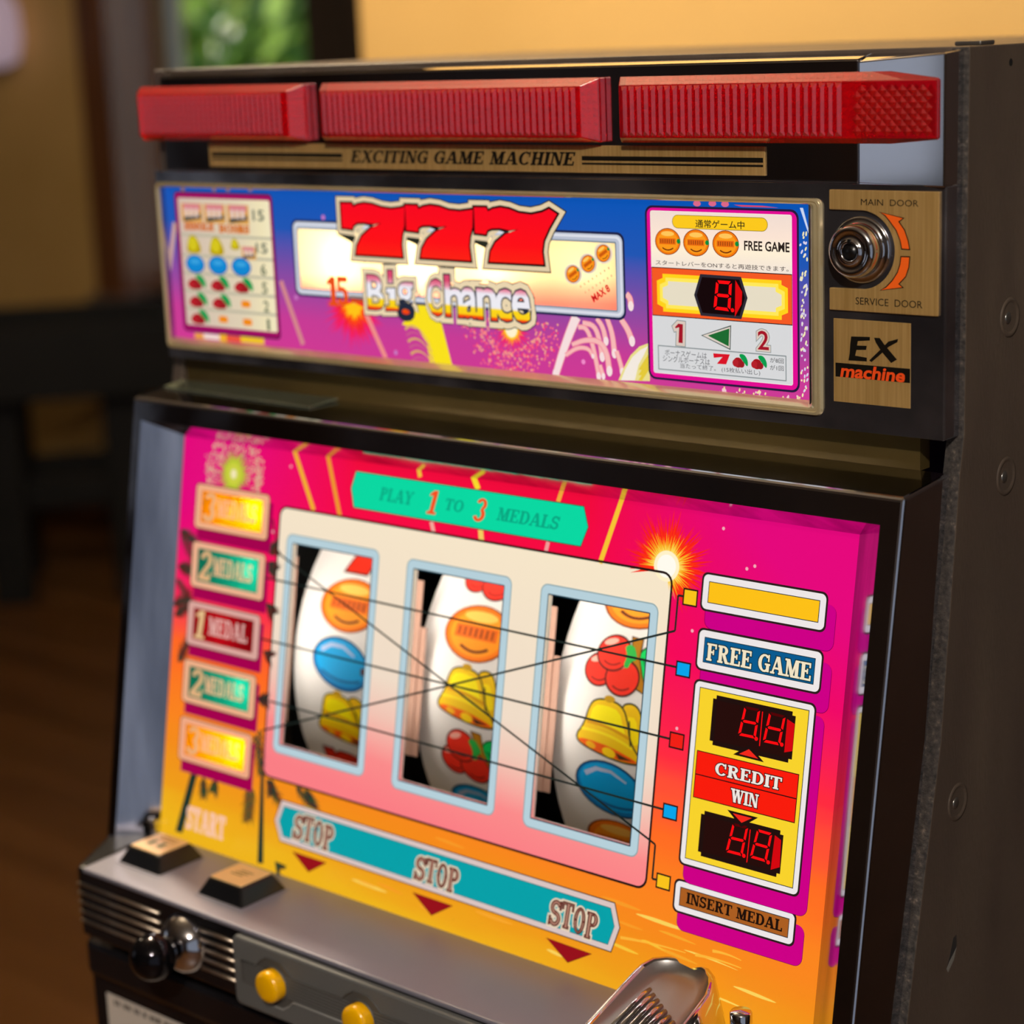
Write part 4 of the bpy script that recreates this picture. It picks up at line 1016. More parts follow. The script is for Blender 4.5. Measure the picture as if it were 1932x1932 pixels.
# corner cut-outs of the reel surround are painted over by its outline
a = Art(FL, .02)
K_ = I('#241614')
def corner_fill(a, r, rad_, m_):
    for cx, cy, sx, sy in ((r[0], r[1], 1, 1), (r[2], r[1], -1, 1), (r[2], r[3], -1, -1), (r[0], r[3], 1, -1)):
        ar = [(cx + sx * rad_ * (1 - cos(rad(t))), cy + sy * rad_ * (1 - sin(rad(t)))) for t in range(0, 91, 15)]
        a.poly([(cx, cy)] + ar, m_, False); a.build('surround_corner', LP, uv=True)
corner_fill(a, reelp, 5.5, M_bgL)
a = Art(FL, .05)
random.seed(5)
# firework top left, drawn with dots
fc = (-177.47, 75.18)
burst(a, fc[0], fc[1], 1, 20, 40, I('#c8186a'), 1.2, 1.1, .4)
for k in range(520):
    t = rad(random.uniform(-25, 205)); r = random.gauss(20.5, 1.8) if k % 2 else random.uniform(11, 22)
    p = (fc[0] + r * cos(t), fc[1] + r * sin(t) * 1.05)
    if p[1] < 91 and p[1] > labs[0][3] + .5: a.poly(ell_pts(p[0], p[1], .55, .55, 7), I(random.choice(('#d9b48c', '#e0c49a', '#c98a86'))), False)
a.lay += a.STEP
burst(a, fc[0], fc[1], 1, 14, 44, I('#b9c832'), 1.2, 1.1); a.ell(fc[0], fc[1], 5.6, 6, I('#ccd042')); a.ell(fc[0], fc[1], 2.3, 2.6, I('#f2e6b4'))
# yellow rays
for p, q, w, c in (((-132.28, 93.58), (-114.27, 63.14), 2.6, '#f2b428'), ((-107.06, 93.51), (-94.82, 62.50), 2.6, '#ee9a2c'), ((-42.85, 93.93), (-40.86, 88.54), 2.6, '#f2c43c'), ((-31.19, 67.52), (-29.06, 62.39), 2.4, '#f2a89c'), ((-6.08, 92.88), (-2.20, 86.87), 3.2, '#f8dc2c'), ((1.32, 67.69), (2.49, 61.90), 3.2, '#f4cc60'), ((50.39, 95.21), (47.79, 86.40), 2.4, '#f2a83c'), ((43.81, 67.30), (42.82, 62.15), 2.2, '#f09a9a'), ((86.35, 96.94), (75.43, 61.45), 2.6, '#f6c234')):
    a.line(p, q, w, I(c))
# big burst at the right
bc = (113.02, 65.34)
burst(a, *bc, 2, 27, 60, I('#f5201c'), 1.5, 1.0, .35, -60, 200); burst(a, *bc, 2, 22, 50, I('#fb3214'), 1.3, 1.0, .3, -60, 200)
burst(a, *bc, 2, 17, 54, I('#f7b024'), .75, 1.0, .35, -75, 190); burst(a, *bc, 2, 12, 44, I('#fdd85a'), .9, 1.0, .3, -75, 190); a.ell(*bc, 7.0, 7.0, I('#fff1c8')); a.ell(*bc, 5.2, 5.2, I('#fffbef'))
# palms
PG, PB_ = I('#173a30'), I('#5a2a20')
a.poly([*[(-196.46, -93.33), (-190.74, -92.43), (-200.22, -127.95), (-206.09, -128.16)]], I('#20342a')); a.poly([*[(-140.46, -81.76), (-138.02, -81.25), (-133.80, -129.65), (-138.42, -130.20)]], I('#20342a'))
def frond(p, q, w, m_, n=9):
    dx, dy = q[0] - p[0], q[1] - p[1]; L_ = math.hypot(dx, dy); ux, uy = dx / L_, dy / L_
    a.poly(stroke_pts([p, q], 1.0, .4), PG, False)
    for k in range(n):
        t = (k + .3) / n; c = (p[0] + dx * t, p[1] + dy * t); l = w * (1 - .5 * abs(t - .4)) * random.uniform(.7, 1.1)
        for sgn in (-1, 1):
            vx, vy = ux * .75 - uy * sgn * .66, uy * .75 + ux * sgn * .66
            a.poly([(c[0] - ux * 1.0, c[1] - uy * 1.0), (c[0] + ux * 1.0, c[1] + uy * 1.0), (c[0] + vx * l, c[1] + vy * l)], random.choice((PG, PB_, m_)), False)
    a.lay += a.STEP
for q in ([(-124.43, -126.63), (-121.12, -129.07)], [(-185.71, -93.32), (-184.66, -104.17)], [(-175.20, -92.24), (-176.96, -99.21)], [(-149.60, -92.32), (-149.81, -110.28)], [(-145.75, -91.50), (-146.44, -108.45)], [(-131.80, -83.18), (-131.02, -91.06)], [(-135.58, -83.97), (-124.59, -93.96)], [(-143.50, -58.70), (-140.46, -81.76)], [(-147.07, -62.08), (-139.69, -81.60)], [(-112.72, -83.44), (-98.48, -91.47)], [(-106.01, -83.08), (-97.70, -91.83)]):
    frond(q[0], q[1], 8.0, I('#3c4a24'))
for q in ([(-217.25, 39.86), (-203.98, 34.25)], [(-217.53, 19.59), (-206.32, 18.58)], [(-218.48, 12.08), (-204.09, 1.31)], [(-217.18, 39.14), (-205.82, 24.88)], [(-147.37, 37.09), (-140.47, 39.77)], [(-146.79, 31.17), (-139.81, 27.90)], [(-219.41, -2.51), (-207.14, 3.39)], [(-217.74, -8.18), (-207.74, -1.85)], [(-212.48, -33.63), (-205.85, -21.43)], [(-144.73, 9.50), (-139.16, 5.04)], [(-144.25, -16.34), (-139.42, -18.37)], [(-146.86, -42.47), (-139.67, -41.88)]):
    frond(q[0], q[1], 9.0, I('#5a2420'))
# clouds low on the sheet
for k in range(34):
    x, y = random.uniform(-120, 205), random.uniform(-128, -86); w = random.uniform(6, 20)
    if x < 150 or y < -100: a.poly(chaikin([(x - w, y), (x - w * .3, y + random.uniform(.5, 1.4)), (x + w, y - random.uniform(0, 2)), (x + w * .2, y - random.uniform(.8, 1.8))], 2), I(random.choice(('#f7c43a', '#f6a52c', '#f9d25c', '#f79a28'))), False)
for q in ([(105.12, -107.59), (141.70, -105.09)], [(146.90, -104.58), (171.56, -104.04)], [(155.84, -100.45), (171.20, -100.68)]): a.poly(stroke_pts(bez(q[0], ((q[0][0] + q[1][0]) / 2, (q[0][1] + q[1][1]) / 2 + 1.2), q[1], 8), 1.4, .4), I('#fbb63a'))
a.lay += a.STEP
for q in [(126.41, -6.06), (160.16, -2.36)] + [(141.92, 85.98), (155.90, 70.12), (159.86, 71.83), (-133.15, 84.00), (-143.48, 48.20), (130.13, 38.73)]: a.ell(*q, .8, .8, I('#f0a8b8'), 0, 10)
a.build('sunset_details', LP)

# outline of the reel surround and blue window borders
a = Art(FL, .45)
band(a, inset(reelp, -.55), 5.6, inset(reelp, .55), 4.6, K_)
for w in wins:
    band(a, inset(w, -5.1), 4.2, inset(w, -4.4), 3.6, I('#8ca6ac')); band(a, inset(w, -4.5), 3.6, inset(w, -.45), .5, I('#b6d0da')); band(a, inset(w, -.6), .5, inset(w, .0), .05, I('#1c3c4a'))
a.build('window_borders', LP)

# PLAY banner
a = Art(FL, .60)
pb = [(-84.75, 86.55), (-87.38, 77.80), (-84.68, 68.39), (63.58, 67.91), (67.01, 77.18), (63.62, 86.21)]
a.poly(grow(pb, .45), I('#123c30')); a.poly(pb, I('#0ad8a2'))
GT = I('#0aa882')
a.serif('PLAY', (-67.28, 74.08), (-43.31, 80.60), GT, .1, .2); a.serif('1', (-34.44, 71.34), (-27.42, 82.95), I('#f5501e'), .15, .25); a.serif('TO', (-21.96, 74.43), (-10.31, 80.24), GT, .1, .2)
a.serif('3', (-3.54, 71.47), (4.55, 82.76), I('#f5501e'), .15, .25); a.serif('MEDALS', (11.25, 73.56), (50.39, 79.90), GT, .1, .2)
a.build('play_banner', LP)

# STOP banner with arrows
a = Art(FL, .60)
sb = [(-122.34, -92.39), (-126.53, -104.01), (-121.47, -114.03), (100.57, -115.32), (104.35, -103.20), (100.44, -92.68)]
a.poly(grow(sb, .5), I('#2a201c')); a.poly(sb, I('#d9c4c0')); a.poly(grow(sb, -2.6), I('#0c5a60')); a.poly(grow(sb, -2.9), I('#08a0a8'))
for bl, tr in (((-112.63, -110.98), (-82.48, -97.93)), ((-24.69, -111.75), (5.16, -99.75)), ((62.65, -112.42), (91.95, -100.11))):
    x0_, x1_ = bl[0], tr[0]; y0_, y1_ = bl[1], tr[1]; n_ = [0, .27, .52, .75, 1.0]; dy_ = [.06, .12, .06, -.02]
    for k, c in enumerate('STOP'):
        q = ((x0_ + (x1_ - x0_) * n_[k] + .25, y0_ + (y1_ - y0_) * dy_[k] * .7), (x0_ + (x1_ - x0_) * n_[k + 1] - .25, y1_ + (y1_ - y0_) * dy_[k] * .7))
        a.serif(c, q[0], q[1], I('#e6d2b6'), 1.15, .12); a.lay -= a.STEP
    a.lay += a.STEP
    for k, c in enumerate('STOP'):
        q = ((x0_ + (x1_ - x0_) * n_[k] + .25, y0_ + (y1_ - y0_) * dy_[k] * .7), (x0_ + (x1_ - x0_) * n_[k + 1] - .25, y1_ + (y1_ - y0_) * dy_[k] * .7))
        a.serif(c, q[0], q[1], I('#561a16'), .34, .12); a.lay += .002
        a.serif(c, q[0], q[1], I('#b98672'), -.40, .12)
for q in ([(-110.95, -117.83), (-86.75, -117.88), (-98.72, -125.12)], [(-23.61, -118.37), (1.98, -118.55), (-10.77, -126.14)], [(63.38, -118.97), (89.27, -119.52), (76.45, -126.64)]): a.poly(grow(q, .5), I('#7a1a14')); a.poly(q, I('#96101a'))
a.build('stop_banner', LP)
a = Art(FL, .60); a.serif('START', (-196.98, -124.14), (-165.26, -111.25), I('#f9c6ae'), .30); a.build('start_lettering', LP)

# medal labels at the left: coloured films lit by a bulb each
def film(name, c): return translucent(name, lambda nt: N_rgb(nt, c))
def N_rgb(nt, c):
    n = N(nt, 'ShaderNodeRGB'); n.outputs[0].default_value = lin(c); return n.outputs[0]
M_film = {'3': film('amber_film', '#ee9c00'), '2': film('teal_film', '#067c6a'), '1': film('crimson_film', '#b0061a')}
for k, (q, qi) in enumerate(zip(labs, labi)):
    n_ = '32123'[k]
    a = Art(FL, .52)
    for c_ in cells((q[0] + 2.5, q[1] - 6.2, q[2] + 3.0, q[3] - 4), [inset(q, 1.6)]): a.poly(c_, I('#a4004e'), False)
    a.lay += a.STEP
    pk = ('#eeae86', '#eab08e', '#d8a49a', '#eaae88', '#eea884')[k]
    band(a, inset(q, -.4), 2.8, inset(q, .4), 2.2, I('#4a2a1c')); band(a, inset(q, .1), 2.4, inset(qi, .3), .6, I(pk))
    G_ = a.build('medal_label', LP)
    a = Art(FL, .2); a.rect(*inset(qi, -.4), M_film[n_]); a.build('label_film', G_)
    a = Art(FL, .62); w_, h_ = qi[2] - qi[0], qi[3] - qi[1]
    cN = I('#e0b080') if n_ != '1' else I('#e2bc88')
    a.serif(n_, (qi[0] + w_ * .04, qi[1] + h_ * .08), (qi[0] + w_ * (.24 if n_ != '1' else .20), qi[1] + h_ * .93), cN, .2, .12)
    a.serif('MEDALS' if n_ != '1' else 'MEDAL', (qi[0] + w_ * .27, qi[1] + h_ * .27), (qi[0] + w_ * .90, qi[1] + h_ * .80), I('#eab088' if n_ != '1' else '#dcb0a8'), .10)
    a.build('label_lettering', G_)
    b = MB(FL); bx = inset(qi, -.8)
    b.add([(bx[0], bx[1], -.2), (bx[2], bx[1], -.2), (bx[2], bx[3], -.2), (bx[0], bx[3], -.2), (bx[0], bx[1], -16), (bx[2], bx[1], -16), (bx[2], bx[3], -16), (bx[0], bx[3], -16)], [(4, 5, 6, 7), (0, 1, 5, 4), (1, 2, 6, 5), (2, 3, 7, 6), (3, 0, 4, 7)], M_white)
    b.build('label_box', G_, normals=False)
    pw_ = {'3': .010, '2': .010, '1': .0}[n_]
    if pw_: bulb_in('label_bulb', FL(qi[0] + w_ * .84, qi[1] + h_ * .62, -6.0), pw_, (1.0, .93, .75), .0025, G_)
    bulb_in('label_glow', FL(qi[0] + w_ * .45, qi[1] + h_ * .5, -12.0), .0042, (1.0, .93, .8), .004, G_)

# labels at the right
def plate(a, q, fill, fr, shadow=True, dark='#2c1c1c', inner='#1c3038', g=4.2):
    if shadow: a.poly(rrect_pts(q[0] + 3.0, q[1] - 7.6, q[2] + 4.6, q[3] - 5, 4), I('#5a0048')); a.poly(rrect_pts(q[0] + 3.2, q[1] - 7.4, q[2] + 4.4, q[3] - 5, 3.8), I('#cc0086'))
    a.rr(q, 3.0, I(dark)); a.rr(inset(q, .95), 2.4, I(fr)); a.rect(*inset(q, g - .35), I(inner)); a.rect(*inset(q, g), I(fill))
a = Art(FL, .60); q = R_((133.18, 65.86), (198.13, 48.56)); plate(a, q, '#fcc018', '#ece6e6'); a.build('blank_label', LP)
a = Art(FL, .60); q = R_((133.43, 41.12), (198.56, 22.06)); plate(a, q, '#0a5a8e', '#ece6e6')
a.serif('FREE GAME', (139.18, 27.22), (192.94, 34.76), I('#12303c'), .55); a.serif('FREE GAME', (139.18, 27.22), (192.94, 34.76), I('#f0e2c4'), .12); a.build('free_game_label', LP)
a = Art(FL, .72); q = R_((133.76, 18.17), (197.46, -66.15)); plate(a, q, '#f7d22c', '#ece6e6', g=3.7)
DK = I('#20100e')
for TLq, TRq, BRq, BLq in ([(145.17, 12.87), (187.53, 12.59), (187.72, -9.39), (144.26, -9.72)], [(143.68, -38.80), (187.06, -39.89), (186.94, -60.46), (143.84, -59.20)]):
    x0_, x1_ = TLq[0], BRq[0]; y1_, y0_ = TLq[1], BRq[1]; n_ = 1.7
    x0_, x1_ = (TLq[0] + BLq[0]) / 2, (TRq[0] + BRq[0]) / 2; y1_, y0_ = (TLq[1] + TRq[1]) / 2, (BLq[1] + BRq[1]) / 2
    a.poly([(x0_ + n_, y0_), (x1_ - n_, y0_), (x1_ - n_, y0_ + n_), (x1_, y0_ + n_), (x1_, y1_ - n_), (x1_ - n_, y1_ - n_), (x1_ - n_, y1_), (x0_ + n_, y1_), (x0_ + n_, y1_ - n_), (x0_, y1_ - n_), (x0_, y0_ + n_), (x0_ + n_, y0_ + n_)], DK)
    a.poly([(x0_ + 2.3, y0_ + 2.2), (x1_ - 2.3, y0_ + 2.2), (x1_ - 2.3, y1_ - 2.2), (x0_ + 2.3, y1_ - 2.2)], I('#260d0b'))
for D4, dp, on in (([(161.43, 10.62), (169.57, 10.76), (168.44, -2.51), (159.28, -2.65)], (168.81, -2.43), 'bcdefg'), ([(174.25, 10.55), (182.67, 10.23), (181.08, -3.01), (172.21, -3.13)], (181.95, -2.41), 'bcdefg'), ([(160.82, -41.41), (168.92, -41.25), (167.14, -54.87), (158.34, -54.98)], (167.95, -54.51), 'bcdefg'), ([(173.62, -41.29), (181.42, -41.44), (179.66, -54.67), (170.99, -54.52)], (180.59, -54.45), 'abcdefg')):
    seg8(a, *D4, on=on, dp=dp, w=.085)
a.line(*[(170.82, 9.91), (170.84, -5.20)], .45, LED); a.line(*[(170.01, -42.38), (169.77, -57.00)], .45, LED)
for q_ in ([(183.55, 9.05), (187.44, 7.64), (187.47, -4.17), (183.54, -5.49)], [(182.74, -41.96), (186.05, -43.38), (186.57, -55.21), (182.17, -57.35)]): a.poly(q_, ink('#d80810', .95))
rb = R_((139.01, -13.71), (191.65, -34.27)); a.rect(*inset(rb, -.4), I('#3a1410')); a.rect(*rb, I('#f81c0c')); ym = ((139.11, -24.13)[1] + (191.79, -23.99)[1]) / 2; a.rect(rb[0], ym - .25, rb[2], ym + .25, I('#2a1010'))
for q_, s_ in (([(160.79, -10.69), (165.64, -7.64), (170.81, -10.87)], 1), ([(160.37, -37.20), (170.42, -37.18), (165.27, -40.42)], -1)): a.poly(grow(q_, 1.6), DK); a.poly(q_, I('#f0281c'))
for t_, bl, tr in (('CREDIT', (149.22, -22.04), (183.68, -16.70)), ('WIN', (158.41, -32.27), (172.80, -26.44))): a.serif(t_, bl, tr, I('#3a100c'), .5); a.serif(t_, bl, tr, I('#efe6de'), .1)
a.build('credit_label', LP)
a = Art(FL, .60); q = R_((132.56, -72.65), (197.22, -88.13)); plate(a, q, '#aa5e22', '#ece6e6', g=3.8); a.serif('INSERT MEDAL', (139.89, -82.70), (190.42, -77.78), I('#1e100a'), .1, .0); a.build('insert_medal_label', LP)

# payline squares and lines (printed on the sheet and across the window panes)
a = Art(FL, .60)
for q_, c in (([(124.12, 56.70), (131.19, 49.87)], '#f8c21c'), ([(123.69, 23.86), (130.83, 17.87)], '#0aa4ea'), ([(123.46, -8.35), (130.69, -14.80)], '#f02016'), ([(123.26, -41.00), (130.49, -47.10)], '#0aa4ea'), ([(122.98, -73.21), (130.06, -79.31)], '#f8c21c')):
    q = R_(*q_); a.rect(*inset(q, -.5), K_); a.rect(*inset(q, .25), I(c)); a.build('payline_square', LP)
h1 = ((-146.50, 23.09), (123.79, 21.27)); h2 = ((-147.50, -9.76), (123.79, -11.35)); h3 = ((-147.08, -41.72), (123.53, -43.67))
PLs = [[h1[0], (h1[1][0], h1[1][1])], [h2[0], h2[1]], [h3[0], h3[1]], [(-144.14, 54.90), (-138.33, 37.59), (116.67, -59.01), (120.32, -60.50), (120.29, -76.32), (123.55, -76.14)], [(-141.25, -58.48), (120.99, 37.27), (121.04, 53.32), (124.24, 53.32)]]
for k, pl_ in enumerate(PLs):
    a = Art(FL, .54 + .012 * k)
    for p, q in zip(pl_[:-1], pl_[1:]): a.poly(line_pts(p, q, 1.0), flat('#22302e', .5), False)
    a.build('payline', LP)
M_pane = mat('reel_window_pane', '#ffffff', .02, 0., .3, Transmission_Weight=1., IOR=1.03)
for w in wins:
    b = MB(FL); b.box((w[0] - .3, w[1] - .3, -1.6), (w[2] + .3, w[3] + .3, -.4), M_pane); b.build('window_pane', LP)

# unseen opaque board, added to keep the sheet's back glow off the reels
b = MB(FL)
for q in cells((PA[0] + 1, PA[1] + 12, PA[2] - 1, PA[3] - 1), [inset(w, -.2) for w in wins] + [inset(q_, -1.5) for q_ in labi]): b.prism(q, -2.6, -2.0, M_white, cap0=True)
b.build('glow_stop_board', LP)
# ---- reels
M_strip = mat('reel_strip', '#e9e6e2', .45)
SY = flat
def sym_bell(a, cx, cy):
    s_ = 1.0; P = lambda pts: [(cx + x, cy + y) for x, y in pts]
    bk = chaikin([(6, 12), (10, 14), (15, 13), (18, 8), (20, -2), (23, -8), (23, -11), (8, -12), (8, 6)], 2)
    a.poly(P(grow(bk, .9)), SY('#3a3420')); a.poly(P(bk), SY('#f2c60c')); a.poly(P(chaikin([(9, 8), (15, 8), (17, 0), (18, -5), (9, -5)], 1)), SY('#ffe600'))
    a.poly(P([(10, -7), (23, -9), (22, -12.5), (12, -13)]), SY('#f06a0c'))
    fr = chaikin([(-21, -8), (-15, 0), (-13, 9), (-10, 12.5), (-3, 13.5), (6, 12), (10, 5), (12, -4), (18, -11), (18, -14), (5, -14.5), (-12, -11.5)], 2)
    a.poly(P(grow(fr, .9)), SY('#3a3420')); a.poly(P(fr), SY('#f5cb0a'))
    a.ell(cx - 2, cy + 14.2, 3.2, 1.7, SY('#c89a0c'))
    a.poly(P(chaikin([(-11, 10), (-4, 11), (5, 9.5), (8, 2), (10, -2), (-13, 1)], 1)), SY('#fff000'))
    a.poly(P(stroke_pts(bez((-14, 1.5), (0, 1.5), (12, -2.5), 8), 1.6)), SY('#e0a008')); a.poly(P(stroke_pts(bez((-17, -2.5), (0, -1.5), (14, -7), 8), 1.4)), SY('#ffe81a'))
    a.poly(P(chaikin([(-20, -8), (-14, -7), (2, -8.5), (17, -12.5), (16, -14), (4, -14), (-12, -11.5)], 1)), SY('#f4620c'))
    a.ell(cx - 11, cy - 9.6, 3.0, 1.6, SY('#f4b40c'), -12); a.ell(cx, cy - 11.4, 4.0, 2.3, SY('#ffd80a'), -10); a.poly(P([(4, -10.6), (14, -12.8), (6, -13.6)]), SY('#4a3018'))
    a.poly(P([(11.5, 6), (10.7, 6), (12.5, -6), (13.3, -6)]), SY('#3a3420'))
def sym_plum(a, cx, cy):
    a.ell(cx, cy, 21.5, 14.4, SY('#14304e'), -8); a.ell(cx, cy, 20.6, 13.5, SY('#1078be'), -8); a.ell(cx + .3, cy + .8, 19.2, 12.0, SY('#08a2e2'), -8)
    a.poly(stroke_pts([(cx - 15, cy + 5.8), (cx - 8, cy + 9.6), (cx + 1, cy + 9.6), (cx + 10, cy + 5.6)], 2.6, 1.2), SY('#b4c2e4'))
    a.poly(stroke_pts(bez((cx - 14, cy - 5), (cx, cy - 12), (cx + 15, cy - 7), 10), 1.4), SY('#1a5c9c')); a.rr((cx + 15.5, cy - 3.4, cx + 21, cy + .6), .8, SY('#5a2a20'))
def sym_orange(a, cx, cy): ball(a, cx, cy, 20.5, 14.0, 0, lambda c: SY(c))
def sym_cherry(a, cx, cy):
    def ch(x, y, rx, ry):
        a.ell(cx + x, cy + y, rx + .9, ry + .9, SY('#4a1612')); a.ell(cx + x, cy + y, rx, ry, SY('#ee3220')); a.ell(cx + x - rx * .35, cy + y + ry * .62, rx * .45, ry * .2, SY('#f8b4a4'), 18); a.poly(stroke_pts(bez((cx + x - rx * .5, cy + y - ry * .55), (cx + x, cy + y - ry * .9), (cx + x + rx * .55, cy + y - ry * .5), 7), .8), SY('#8e1c14'))
    lf = chaikin([(9, 6), (14, 11), (23, 10), (24, 0), (18, -9), (13, -3)], 2)
    a.poly([(cx + x, cy + y) for x, y in grow(lf, .9)], SY('#1c4a24')); a.poly([(cx + x, cy + y) for x, y in lf], SY('#08d060')); a.poly([(cx + x, cy + y) for x, y in ((11, 5), (20, 4), (22, -2), (14, 1))], SY('#0a9a48'))
    st_ = [(3, 13.5), (9, 13), (10, 4), (14, -4), (19, -12.5), (9, -9), (7, 2)]
    a.poly([(cx + x, cy + y) for x, y in grow(st_, .6)], SY('#4a2c0c')); a.poly([(cx + x, cy + y) for x, y in st_], SY('#b4780c'))
    ch(-11, -4.5, 8.2, 7.6); ch(3.0, -6.5, 9.4, 8.2); ch(-5, 4.5, 9.2, 8.2)
    a.poly([(cx + x, cy + y) for x, y in chaikin([(0, 9), (5, 10), (8, 6), (9, 3), (6, 2), (5, -2), (2, -1), (3, 4)], 1)], SY('#30b84c'))
def sym_seven(a, cx, cy):
    s7 = [(-21, 14), (-14, 14), (-13, 11), (-8, 13.5), (0, 13), (8, 10.5), (20, 11), (19, 3), (8, -4), (5, -14), (-11, -14), (-8, -5), (2, 3), (-6, 3.4), (-13, 2.6), (-15, 0), (-21, 0)]
    a.poly([(cx + x, cy + y) for x, y in grow(s7, 1.0)], SY('#2c2018')); a.poly([(cx + x, cy + y) for x, y in s7], SY('#e02a12'))
SEQ = (((sym_seven, 82.0), (sym_orange, 49.8), (sym_plum, 17.8), (sym_bell, -12.8), (sym_seven, -48.6)), ((sym_cherry, 82.5), (sym_orange, 49.2), (sym_bell, 17.4), (sym_cherry, -14.6), (sym_plum, -47.4)), ((sym_orange, 81.8), (sym_cherry, 49.4), (sym_bell, 17.6), (sym_plum, -13.0), (sym_orange, -45.0)))
SN = {sym_bell: 'bell_symbol', sym_plum: 'plum_symbol', sym_orange: 'orange_symbol', sym_cherry: 'cherry_symbol', sym_seven: 'seven_symbol'}
RW = 71.0
for i in range(3):
    f = FReel(i); b = MB(f); n = 72
    rs = [[(0, REEL_R * 2 * pi * k / n, -.1) for k in range(n)], [(RW, REEL_R * 2 * pi * k / n, -.1) for k in range(n)]]
    b.rings(rs, M_strip, True, smooth=True)
    rl = b.build('reel', SM, normals=True)
    b = MB(f); rs = [[(0, REEL_R * 2 * pi * k / n, -.05) for k in range(n)], [(0, REEL_R * 2 * pi * k / n, -6) for k in range(n)], [(RW, REEL_R * 2 * pi * k / n, -6) for k in range(n)], [(RW, REEL_R * 2 * pi * k / n, -.05) for k in range(n)]]
    b.rings(rs, M_blackp, True, smooth=False); b.build('reel_rim', rl)
    for fn, y in SEQ[i]:
        a = Art(f, .05); a.STEP = .012
        fn(a, 35.5, y); a.build(SN[fn], rl, cuts=(-66, 100, 3.0))
# pinkish side brackets beside the reels and the dark reel housing
M_brk = mat('pink_bracket', '#b08a78', .4)
for i, (xa, xb) in enumerate(((-148.5, -147.6), (-62.0, -54.4), (27.0, 34.1))):
    b = MB(FL); b.box((xa, -57.5, -23.5), (xb, 33.5, -22.5), M_brk)
    if i: b.box((xa, -57.5, -24.0), (xb + 4.0, 9.8, -23.5), M_brk)
    b.build('reel_bracket', SM, .0003)
b = MB(F_); b.box((-175, 215, -400), (160, 216, -150), M_dark); b.box((-175, -20, -402), (160, 215, -400), M_dark); b.box((-175, 20, -150), (160, 215, -149), M_dark); b.box((-176, 8, -400), (-175, 215, -150), M_dark); b.box((160, 8, -400), (161, 215, -150), M_dark); b.build('reel_housing', SM)
# unseen glowing tubes above and beside the windows, added to brighten the reels
M_tube = mat('lit_tube', '#ffffff', .4, Emission_Color=(1., .94, .85, 1), Emission_Strength=7.)
b = MB(FL); b.tube([(-150, 78, -20), (150, 78, -20)], 5.0, M_tube, 12); b.build('reel_fill_tube', SM)
M_tube2 = mat('lit_tube_side', '#ffffff', .4, Emission_Color=(1., .95, .88, 1), Emission_Strength=7.)
for x in (-141.5, -54.5, 33.0, 120.5):
    b = MB(FL); b.tube([(x, -40, -8), (x, 46, -8)], 2.6, M_tube2, 10); b.build('reel_fill_tube', SM)

# ================================================================== tray, rail, lever, buttons, chute
b = MB(FT); b.prism([(-216, -113), (200, -113), (200, -54), (-219, -54)], -3, 0, M_satin); TR_ = b.build('tray', SM, .0012)
b = MB(FT); b.prism([(-237, -62), (-219, -62), (-219, -52), (-237, -52)], -6, 9, M_bez); b.prism([(-222, -112), (-216, -113), (-219, -54), (-245, -54), (-245, -70)], -30, -.2, M_blackp); b.build('tray_end', TR_, .003)
def keycap(cx, cy, top, lab=None):
    b = MB(FT); h0, h1, H = 17.5, 12.6, 9.0
    b.rings([[(cx - h0, cy - h0 * .92, .05), (cx + h0, cy - h0 * .92, .05), (cx + h0, cy + h0 * .92, .05), (cx - h0, cy + h0 * .92, .05)], [(cx - h1, cy - h1 * .9, H), (cx + h1, cy - h1 * .9, H), (cx + h1, cy + h1 * .9, H), (cx - h1, cy + h1 * .9, H)]], M_blackp, True, True, True, False)
    k = b.build('bet_button', SM, .0012)
    b = MB(FT); b.prism(rrect_pts(cx - h1 + .6, cy - h1 * .9 + .6, cx + h1 - .6, cy + h1 * .9 - .6, 1.5), H, H + .8, mat('cream_cap', '#f2c688', .35)); b.build('button_cap', k, .0004)
    a = Art(FT, H + .85)
    if lab == 2:
        for x in (-4.5, 3.5): a.poly([(cx + x - 2.2, cy - 4.5), (cx + x + 2.2, cy - 4.5), (cx + x + 1.2, cy + .5), (cx + x + 2, cy + 1.5), (cx + x - 2, cy + 1.5), (cx + x - 1.2, cy + .5)], flat('#5a6a44'))
        for k_ in range(2): a.rect(cx - 7, cy + 4 + 2.6 * k_, cx + 7, cy + 5.1 + 2.6 * k_, flat('#c08a4c'))
    else:
        for k_ in range(3): a.rect(cx - 6 + 1.2 * k_, cy - 2 + 2.4 * k_, cx + 3 + 1.5 * k_, cy - .8 + 2.4 * k_, flat('#9a7a4c'))
    a.build('cap_print', k)
    b = MB(FT); b.prism(rrect_pts(cx - h0 - 1, cy - h0 * .92 - 1, cx + h0 + 1, cy + h0 * .92 + 1, 1.5), 0, .5, M_satin); b.build('button_rim', k, .0003)
keycap(-188.5, -80.5, 0, 2); keycap(-120.5, -83.0, 0)
M_rail = noise_col('black_gloss', [(.3, '#3c383a'), (.7, '#4a4648')], 20, .12, .9, rough2=.25)
b = MB(FR); b.box((-222, -401.5, -50), (200, -362.5, 0), M_rail); RL = b.build('front_rail', SM, .0015)
M_rib = mat('satin_rib', '#b9a894', .32, .9)
for k in range(5):
    z = -371.1 - k * 5.37
    b = MB(FR); b.tube([(-220.8, z, .6), (-153, z, .5)], .95, M_rib, 12); b.build('rib', RL)
    b = MB(FR); b.tube([(-121, z, .6), (-94.5, z, .5)], .95, M_rib, 12); b.build('rib', RL)
b = MB(FR); b.lathe(-134.5, -383, [(16, 0), (15.5, 2.5), (13.5, 6), (9.5, 9.5), (6, 11), (5.2, 11.4), (5.0, 14)], M_chrome, 36, cap1=True); LV = b.build('start_lever', SM)
